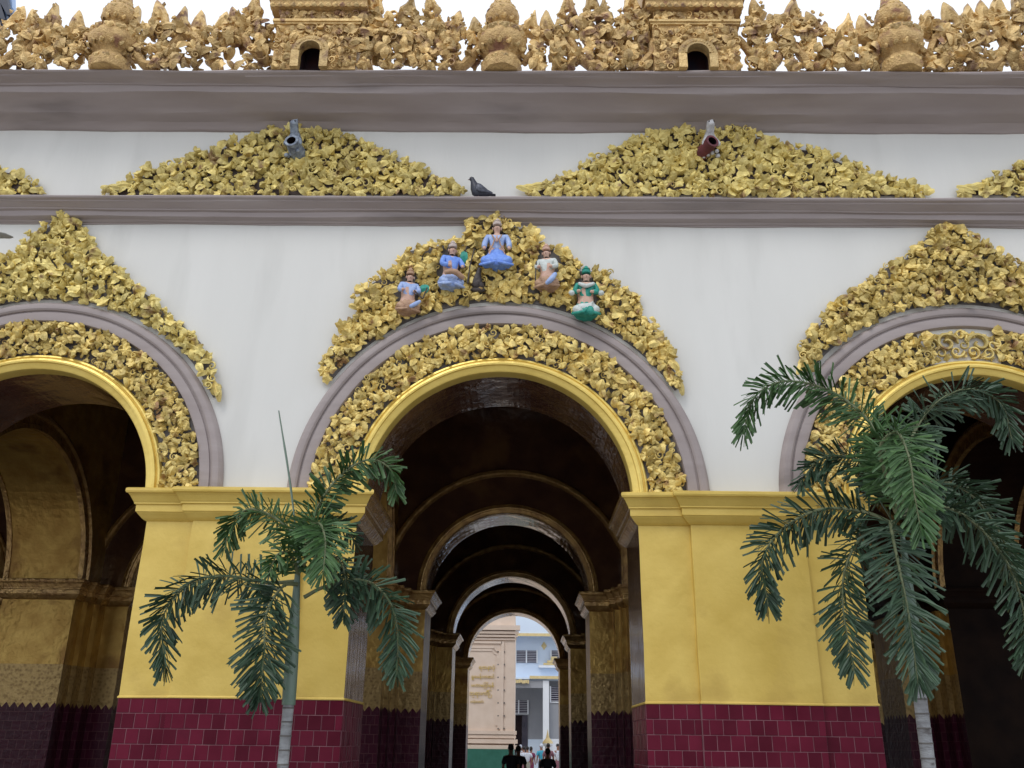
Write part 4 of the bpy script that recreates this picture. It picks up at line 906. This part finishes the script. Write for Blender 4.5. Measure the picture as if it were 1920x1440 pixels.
def palm(Yp, base_px, shaft_px, top_px, fronds, lab, mats, seed, spear=None, rb=.050):
    b = at(*base_px, Yp); s = at(*shaft_px, Yp); t = at(*top_px, Yp)
    r = empty('palm_tree', (b.x, Yp, 0), lab, 'palm tree')
    # trunk with leaf-scar rings down to the ground
    pts = [((b.x, Yp, 0), rb*1.5), ((b.x, Yp, .3), rb*1.2)]; z = .3
    while z < s.z-.02:
        f = (z-.3)/max(.1, s.z-.3); x = b.x+(s.x-b.x)*f
        pts += [((x, Yp, z), rb*1.02), ((x, Yp, z+.012), rb*1.10), ((x, Yp, z+.024), rb*1.0)]; z += .12
    pts.append(((s.x, Yp, s.z), rb)); tr = trunk(r, pts, M['trunk'], 'trunk')
    V, Fc = [], []; z = .3
    while z < s.z-.02:
        f = (z-.3)/max(.1, s.z-.3); x = b.x+(s.x-b.x)*f; k = len(V); N = 16
        for zz_, rr in ((z+.006, rb*1.08), (z+.012, rb*1.13), (z+.02, rb*1.06)):
            for j in range(N): V.append((x+rr*math.cos(2*PI*j/N), Yp+rr*math.sin(2*PI*j/N), zz_))
        for q in range(2):
            for j in range(N): Fc.append((k+q*N+j, k+q*N+(j+1) % N, k+(q+1)*N+(j+1) % N, k+(q+1)*N+j))
        z += .12
    part('leaf_scar', V, Fc, M['trunkring'], tr)
    n = 8; trunk(r, [((s.x+(t.x-s.x)*k/n, Yp, s.z+(t.z-s.z)*k/n), rb*(1.25+.12*math.sin(PI*min(1, k/n*1.5))-1.0*(k/n)**1.6)) for k in range(n+1)], M['crownshaft'], 'crownshaft')
    for i, (P, mi, kw) in enumerate(fronds):
        frond(r, [at(x, y, Yp+dy) for x, y, dy in P], mats[mi], seed*20+i, **kw)
    if spear:
        a_, b2 = at(*spear[0], Yp), at(*spear[1], Yp); pts = []
        vine('spear_leaf', [a_.lerp(b2, k/10)+Vector((.01*math.sin(k*.4), 0, 0)) for k in range(11)], .010, M['crownshaft'], r)
    return r
palm(-1.6, (530, 1440), (541, 1322), (562, 1020), [
    ([(572, 1050, 0), (592, 960, 0), (635, 895, -.05), (690, 862, -.1), (732, 880, -.1), (744, 925, -.1)], 0, dict(LL=.22)),
    ([(566, 1060, 0), (548, 1000, .1), (510, 968, .2), (465, 955, .25), (435, 985, .3), (420, 1030, .3)], 0, dict(LL=.22)),
    ([(560, 1090, 0), (500, 1092, .05), (420, 1080, .1), (350, 1095, .15), (305, 1160, .15), (310, 1255, .15)], 1, dict(LL=.25)),
    ([(558, 1095, -.05), (530, 1100, -.15), (500, 1150, -.25), (495, 1220, -.3), (488, 1310, -.3)], 1, dict(LL=.27, dens=230)),
    ([(570, 1060, 0), (585, 990, -.25), (602, 985, -.5), (610, 1020, -.7), (606, 1075, -.8)], 0, dict(LL=.26, dens=230, start=.05)),
    ([(572, 1075, 0), (600, 1040, -.05), (635, 1050, -.1), (648, 1090, -.1), (644, 1160, -.15)], 1, dict(LL=.21)),
    ([(560, 1080, 0), (545, 1040, -.15), (520, 1040, -.3), (505, 1075, -.4)], 0, dict(LL=.17, start=.0)),
    ([(566, 1040, 0), (590, 990, .1), (640, 985, .25), (668, 1020, .3)], 1, dict(LL=.18, start=.0)),
    ([(570, 1120, 0), (610, 1100, 0), (680, 1088, -.05), (725, 1120, -.05), (745, 1180, -.05), (744, 1265, -.05)], 1, dict(LL=.25)),
], 'shorter palm with a green trunk before the left gold pier', [M['frond'], M['frond2']], 3, spear=((556, 1010), (524, 770)))
palm(-2.0, (1738, 1440), (1722, 1285), (1690, 985), [
    ([(1685, 960, 0), (1660, 850, 0), (1620, 780, .1), (1550, 730, .2), (1470, 715, .3), (1415, 745, .3), (1393, 812, .3)], 0, dict(LL=.27)),
    ([(1690, 950, 0), (1700, 850, 0), (1740, 770, .05), (1810, 730, .1), (1875, 755, .1), (1898, 825, .1)], 1, dict(LL=.26)),
    ([(1685, 970, 0), (1650, 900, .2), (1600, 860, .4), (1540, 860, .5), (1500, 905, .5)], 1, dict(LL=.24)),
    ([(1680, 985, 0), (1620, 960, .1), (1540, 955, .2), (1470, 990, .25), (1430, 1050, .25), (1440, 1135, .25)], 1, dict(LL=.26)),
    ([(1680, 1000, 0), (1630, 995, .1), (1590, 1050, .1), (1580, 1130, .1), (1602, 1262, .1)], 1, dict(LL=.25)),
    ([(1688, 960, 0), (1650, 850, -.3), (1680, 810, -.5), (1705, 860, -.7), (1715, 930, -.75), (1728, 1000, -.75)], 0, dict(LL=.27, dens=200, start=.02)),
    ([(1688, 1000, 0), (1670, 980, -.2), (1685, 1060, -.4), (1705, 1160, -.45), (1722, 1285, -.45)], 1, dict(LL=.28, dens=185, start=.02)),
    ([(1692, 985, 0), (1750, 950, -.05), (1820, 975, -.1), (1885, 1050, -.1), (1918, 1140, -.1), (1922, 1240, -.1)], 1, dict(LL=.26)),
    ([(1692, 970, 0), (1740, 905, .2), (1810, 920, .35), (1870, 990, .4), (1905, 1080, .4)], 1, dict(LL=.26)),
], 'taller palm with a grey ringed trunk before the right arch', [M['frond'], M['frond2']], 4, rb=.056, spear=((1690, 840), (1672, 780)))

# ------------------------------------------------------------------ courtyard beyond: beige monument
def pbox(name, x0, y0, x1, y1, Y, dep, m, parent, front=None):
    a, b = at(x0, y0, Y), at(x1, y1, Y); return box(name, min(a.x, b.x), max(a.x, b.x), Y, Y+dep, min(a.z, b.z), max(a.z, b.z), m, parent)
YM = 36.0; e = at(965, 1300, YM)
MO = empty('beige_monument', (-4, YM, 0), 'beige rendered monument wall with a framed panel of gold lettering seen through the passage', 'monument')
box('wall', -9, e.x, YM, YM+6, 1.31, 7.6, M['beige'], MO)
box('green_plinth', -9.3, e.x-.02, YM-.35, YM+6.3, 0, 1.30, M['green'], MO)
for (ya, yb, pr) in ((1397, 1404.5, .26), (1386, 1394, .20), (1378, 1384, .10), (1370, 1377, .14)):
    za, zb = at(930, yb, YM-pr).z, at(930, ya, YM-pr).z; box('base_moulding', -9.2, e.x+pr*.8, YM-pr, YM-.002, za, zb, M['beige'], MO)
for (ya, yb, pr) in ((1172, 1181, .30), (1183, 1188, .22), (1190, 1194, .16), (1196, 1200, .08)):
    za, zb = at(930, yb, YM-pr).z, at(930, ya, YM-pr).z; box('cornice_band', -9.2, e.x+pr*.8, YM-pr, YM-.002, za, zb, M['beige'], MO)
# stepped frame round the lettering
def fr(x, y): q = at(x, y, YM); return q.x, q.z
for k, (xr_, yt, th) in enumerate(((940, 1203, 3.0), (935, 1212, 2.5), (931, 1217, 2))):
    pr = .07-.015*k; (xa, za), (xb, zb) = fr(xr_, yt), fr(xr_+th, 1368)
    box('frame_stile', xa, xb, YM-pr, YM-.003, at(900, 1372-6*k, YM).z, za-(.22 if k else 0), M['beige'], MO)
    box('frame_rail', -8, xa-(.22 if k else -.04), YM-pr, YM-.004, za-.10, za, M['beige'], MO)
    if k:
        ring('frame_corner', xa+.03, za-.03, [(.17, 0), (.17, -pr), (.24, -pr), (.24, 0)], M['beige'], MO, a0=-PI/2, a1=0, n=8, y=YM-.005)
V, Fc = [], []
for x in (934, 945.5):
    for k in range(7): q = at(x, 1222+k*24, YM-.01); box_vf(q.x-.03, q.x+.03, YM-.06, YM-.002, q.z-.03, q.z+.03, V, Fc)
o = part('stud', V, Fc, M['backwall'], MO); o['kind'] = 'stuff'
lines = ['ရတနာပုံ', 'ရွှေမန်းတောင်', 'မဟာမြတ်မုနိ', 'ဘုရားကြီး', 'တန်ဆောင်း']
for k, (tx, x0, x1, yy) in enumerate(zip(lines, (898, 884, 884, 880, 882), (928, 927, 926, 922, 907), (1251, 1268, 1284, 1300, 1314))):
    cu = bpy.data.curves.new('lettering', 'FONT'); cu.body = tx; cu.size = .3; cu.extrude = .01; cu.align_x = 'LEFT'; cu.resolution_u = 2
    to = bpy.data.objects.new('lettering_tmp', cu); COL.objects.link(to); bpy.context.view_layer.update()
    me = bpy.data.meshes.new_from_object(to.evaluated_get(bpy.context.evaluated_depsgraph_get())); bpy.data.objects.remove(to)
    me.materials.clear(); me.materials.append(M['lettering'])
    if len(me.vertices):
        xs = [v.co.x for v in me.vertices]; q0, q1 = at(x0, yy, YM), at(x1, yy, YM); sx = (q1.x-q0.x)/(max(xs)-min(xs))
        lo = place('lettering', me, MO, (q0.x+4-min(xs)*sx, -.03, q0.z-.08), (PI/2, 0, 0), (sx, sx if sx < 1.3 else 1.3, 1))
box('wall_cap', -9, e.x-.35, YM+.3, YM+5.7, 7.602, 9.5, M['beige'], MO)

# pale blue monastery building
YB = 52.0
B = empty('courtyard_building', (2, YB, 0), 'pale blue two storey building with louvred windows and yellow trim across the courtyard', 'building')
zt = at(1000, 1272, YB-1.5).z
zs1 = at(1000, 1193, YB).z
box('upper_storey_wall', -8, 9, YB, YB+6, zt+.05, zs1, M['bluewhite'], B)
za, zb = at(1000, 1190, YB-1.2).z, at(1000, 1150, YB-1.2).z
box('roof_fascia', -8, 9, YB-1.2, YB+6, za, zb+1.2, M['bluewhite'], B)
box('roof_edge_trim', -8, 9, YB-1.28, YB-1.202, za-.10, za+.08, M['yellow'], B)
box('porch_back_wall', -8, 9, YB+1.0, YB+1.3, 0, zt, M['greywall'], B)
pbox('porch_beam', 960, 1276, 1018, 1290, YB-1.4, .4, M['greywall'], B)
box('porch_canopy', -8, 9, YB-1.5, YB, zt-.05, zt+.048, M['bluewhite'], B)
pbox('canopy_trim', 993, 1267, 1052, 1273, YB-1.56, .055, M['yellow'], B)
def louvre(x0, y0, x1, y1, Y, bays, lab=None):
    a, b = at(x0, y1, Y), at(x1, y0, Y); wv = part('window', *box_vf(a.x, b.x, Y-.02, Y+.05, a.z, b.z), M['glassdark'], B)
    n = 7; V, Fc = [], []
    for k in range(n):
        z = a.z+(b.z-a.z)*(k+.5)/n; box_vf(a.x+.02, b.x-.02, Y-.06, Y-.022, z-.022, z+.022, V, Fc)
    o = part('slats', V, Fc, M['louvre'], wv)
    V, Fc = [], []
    for k in range(bays+1):
        x = a.x+(b.x-a.x)*k/bays; box_vf(x-.045, x+.045, Y-.09, Y-.062, a.z-.04, b.z+.04, V, Fc)
    part('mullion', V, Fc, M['whitepaint'], wv)
    return wv
louvre(947, 1220, 1007, 1242, YB-.03, 3); louvre(1033, 1220, 1072, 1242, YB-.03, 2)
louvre(955, 1314, 990, 1337, YB+.97, 2); louvre(1032, 1288, 1058, 1316, YB-.9, 1)
q = at(1020, 1211, YB); V = [(q.x-.19, YB-.03, q.z), (q.x, YB-.03, q.z-.27), (q.x+.19, YB-.03, q.z), (q.x, YB-.03, q.z+.27), (q.x, YB-.09, q.z), (q.x-.19, YB, q.z), (q.x, YB, q.z-.27), (q.x+.19, YB, q.z), (q.x, YB, q.z+.27)]
part('diamond_ornament', V, [(0, 1, 4), (1, 2, 4), (2, 3, 4), (3, 0, 4), (0, 1, 6, 5), (1, 2, 7, 6), (2, 3, 8, 7), (3, 0, 5, 8)], M['yellow'], B)
pbox('sill_shelf', 1010, 1247, 1056, 1252, YB-.5, .48, M['whitepaint'], B)
for k, (x0, x1, y0, y1) in enumerate(((1019, 1050, 1243, 1247), (1026, 1046, 1238, 1242.7), (1033, 1045, 1231, 1237.7))): pbox('shelf_ornament', x0, y0, x1, y1, YB-.4+.02*k, .2, M['yellow'], B)
pbox('column', 1018, 1276, 1030, 1480, YB-1.4, .5, M['whitepaint'], B)
pbox('wall_panel', 1031, 1318, 1060, 1384, YB-.9, .1, M['greywall'], B); pbox('panel_rail', 1031, 1315.5, 1060, 1317.8, YB-.97, .1, M['whitepaint'], B)
pbox('low_wall', 1031, 1385, 1066, 1480, YB-1.0, .2, M['whitepaint'], B)
pbox('door', 955, 1341, 978, 1440, YB+.92, .06, M['dark'], B); pbox('door_glass', 979, 1341, 989, 1440, YB+.93, .05, M['glassdark'], B); pbox('door_lintel', 955, 1337.5, 991, 1339.5, YB+.9, .07, M['whitepaint'], B)
pbox('dado_band', 990, 1386, 1018, 1480, YB+.95, .045, M['bluewhite'], B)
V, Fc = [], []; R = random.Random(3)
for k in range(9):
    q = at(964+k*3.3, 1277+R.uniform(-1, 1), YB-1.55); box_vf(q.x-.05, q.x+.05, YB-1.6, YB-1.51, q.z-.10-R.uniform(0, .05), q.z+.08, V, Fc)
part('scalloped_fringe', V, Fc, M['yellow'], B)

# dark slatted roof corner behind the parapet at the far left
YT = 9.0
RC = empty('roof_corner', at(0, 20, YT), 'blue sheet roof corner with dark slats behind the parapet at the upper left corner', 'roof')
off = RC.location
def quad_px(name, P, Y0, th, m):
    pts = [at(x, y, Y0) for x, y in P]; n = len(pts); V = pts+[p+Vector((0, th, 0)) for p in pts]
    return part(name, V, [tuple(range(n)), tuple(range(n, 2*n))]+[(i, (i+1) % n, n+(i+1) % n, n+i) for i in range(n)], m, RC)
quad_px('roof_sheet', [(-60, -60), (22, -60), (23, 14), (34, 28), (16, 30), (-60, 60)], YT, .2, M['steelblue'])
for k, P in enumerate(([(-20, -30), (8, -30), (19, 28), (13, 27)], [(-40, -10), (-8, -20), (10, 36), (4, 38)], [(-60, 10), (-20, -5), (2, 44), (-8, 50)])): quad_px('slat', P, YT-.25, .15, M['navy'])

# ------------------------------------------------------------------ people
def person(px, py_top, Y, lab, shirt, lower, hair=True, turn=0, H=1.62, capm=None, group=None, female=False):
    q = at(px, py_top, Y); H = min(max(q.z, 1.45), 1.78)
    r = empty('person', (q.x, Y, 0), lab, 'person', group); r.rotation_euler = (0, 0, turn)
    def S_(L_): return [((x*H, y*H, z*H), rr*H) for (x, y, z), rr in L_]
    J = [((0, 0, .53), .062), ((0, 0, .62), .058), ((0, -.005, .74), .072), ((0, 0, .815), .05), ((0, 0, .85), .034), ((0, -.01, .89), .044), ((0, -.012, .935), .048),
         ((-.10, 0, .80), .032), ((-.125, .01, .66), .025), ((-.125, -.03, .52), .018), ((-.125, -.04, .465), .016),
         ((.10, 0, .80), .032), ((.125, .01, .66), .025), ((.125, -.03, .52), .018), ((.125, -.04, .465), .016),
         ((-.05, 0, .49), .050), ((-.052, -.005, .28), .036), ((-.052, .01, .05), .022), ((-.055, -.06, .015), .018),
         ((.05, 0, .49), .050), ((.052, -.005, .28), .036), ((.052, .01, .05), .022), ((.055, -.06, .015), .018)]
    E_ = [(0, 1), (1, 2), (2, 3), (3, 4), (4, 5), (5, 6), (2, 7), (7, 8), (8, 9), (9, 10), (2, 11), (11, 12), (12, 13), (13, 14), (0, 15), (15, 16), (16, 17), (17, 18), (0, 19), (19, 20), (20, 21), (21, 22)]
    skin_obj('body', S_(J), E_, M['skin2'], r, 1)
    JJ = [((0, 0, .50), .075), ((0, 0, .62), .072), ((0, -.003, .745), .090), ((0, 0, .815), .060), ((-.098, 0, .775), .048), ((-.128, .008, .67), .042), ((.098, 0, .775), .048), ((.128, .008, .67), .042)]
    skin_obj('shirt', S_(JJ), [(0, 1), (1, 2), (2, 3), (2, 4), (4, 5), (2, 6), (6, 7)], shirt, r, 1)
    V, Fc = [], []; N = 18
    for k, (rr, z) in enumerate(((.078, .56), (.092, .50), (.088, .35), (.085, .2), (.095, .06))):
        for j in range(N):
            a = 2*PI*j/N; f = 1+.05*math.sin(a*5+k); V.append((rr*H*f*math.cos(a), rr*H*.78*f*math.sin(a), z*H))
    for k in range(4):
        for j in range(N): Fc.append((k*N+j, k*N+(j+1) % N, (k+1)*N+(j+1) % N, (k+1)*N+j))
    place('longyi', mesh_data('longyi', V, Fc, lower, smooth=60), r)
    ball('hair', (0, .012*H, .945*H), (.050*H, .054*H, .055*H), capm or M['hair'], r, 14)
    if female: ball('hair_bun', (0, .06*H, .91*H), (.028*H, .03*H, .045*H), M['hair'], r, 10)
    for s in (-1, 1):
        ball('eye', (s*.016*H, -.052*H, .935*H), .004*H, M['hair'], r, 8); ball('ear', (s*.047*H, -.005*H, .925*H), (.006*H, .012*H, .018*H), M['skin2'], r, 8)
    ball('nose', (0, -.057*H, .925*H), (.006*H, .01*H, .012*H), M['skin2'], r, 8)
    return r
GPn = 'visitors walking in the courtyard'
person(958, 1394, 15.5, 'person in dark clothes in the passage, left one of the near silhouettes', M['cdark'], M['cdark'], turn=PI+.1)
person(972, 1397, 16.6, 'person in dark clothes close behind the left silhouette, half hidden by it', M['cdark'], M['cdark'], turn=PI-.1)
person(1027, 1402, 15.5, 'person in dark clothes alone at the right of the passage', M['cdark'], M['cdark'], turn=PI)
person(989, 1399, 33, 'person in a white shirt with dark hair seen from behind right of the silhouettes', M['cwhite'], M['cgrey'], turn=PI, group=GPn)
person(982, 1400, 35, 'person in white half hidden behind the white shirted one', M['cwhite'], M['cpink'], turn=PI+.6, group=GPn)
person(996, 1402, 34, 'person in red patterned clothing beside the white shirted one', M['cred'], M['cred'], turn=PI-.5, group=GPn, female=True)
person(1015, 1394, 34, 'person in turquoise with a white cap', M['cblue'], M['cdark'], turn=PI+.4, capm=M['cwhite'], group=GPn)
person(1028, 1393, 30, 'person with dark hair just beyond the right silhouette', M['cpink'], M['cred'], turn=PI, group=GPn)
person(1046, 1394, 33, 'person in a pale shirt facing this way at the right jamb', M['cwhite'], M['cpink'], turn=.3, group=GPn)
person(976, 1396, 37, 'person wearing a white hat behind the near silhouettes', M['cwhite'], M['cdark'], turn=PI, capm=M['cwhite'], group=GPn)
# gilt lamp ornament on a small stand beside the column
q = at(1027, 1390, 40); r = empty('gilt_shrine', (q.x, 40, 0), 'small yellow shrine with a pointed top before the white column', 'shrine')
lathe('pedestal', [(.0, 0), (.28, 0), (.28, .2), (.16, .3), (.14, q.z-.25), (.26, q.z-.2), (.28, q.z-.1)], M['whitepaint'], r, 12, (q.x, 40))
lathe('canopy', [(.0, q.z-.1), (.28, q.z-.1), (.24, q.z), (.12, q.z+.12), (.08, q.z+.2), (.02, q.z+.5), (0, q.z+.6)], M['yellow'], r, 12, (q.x, 40))
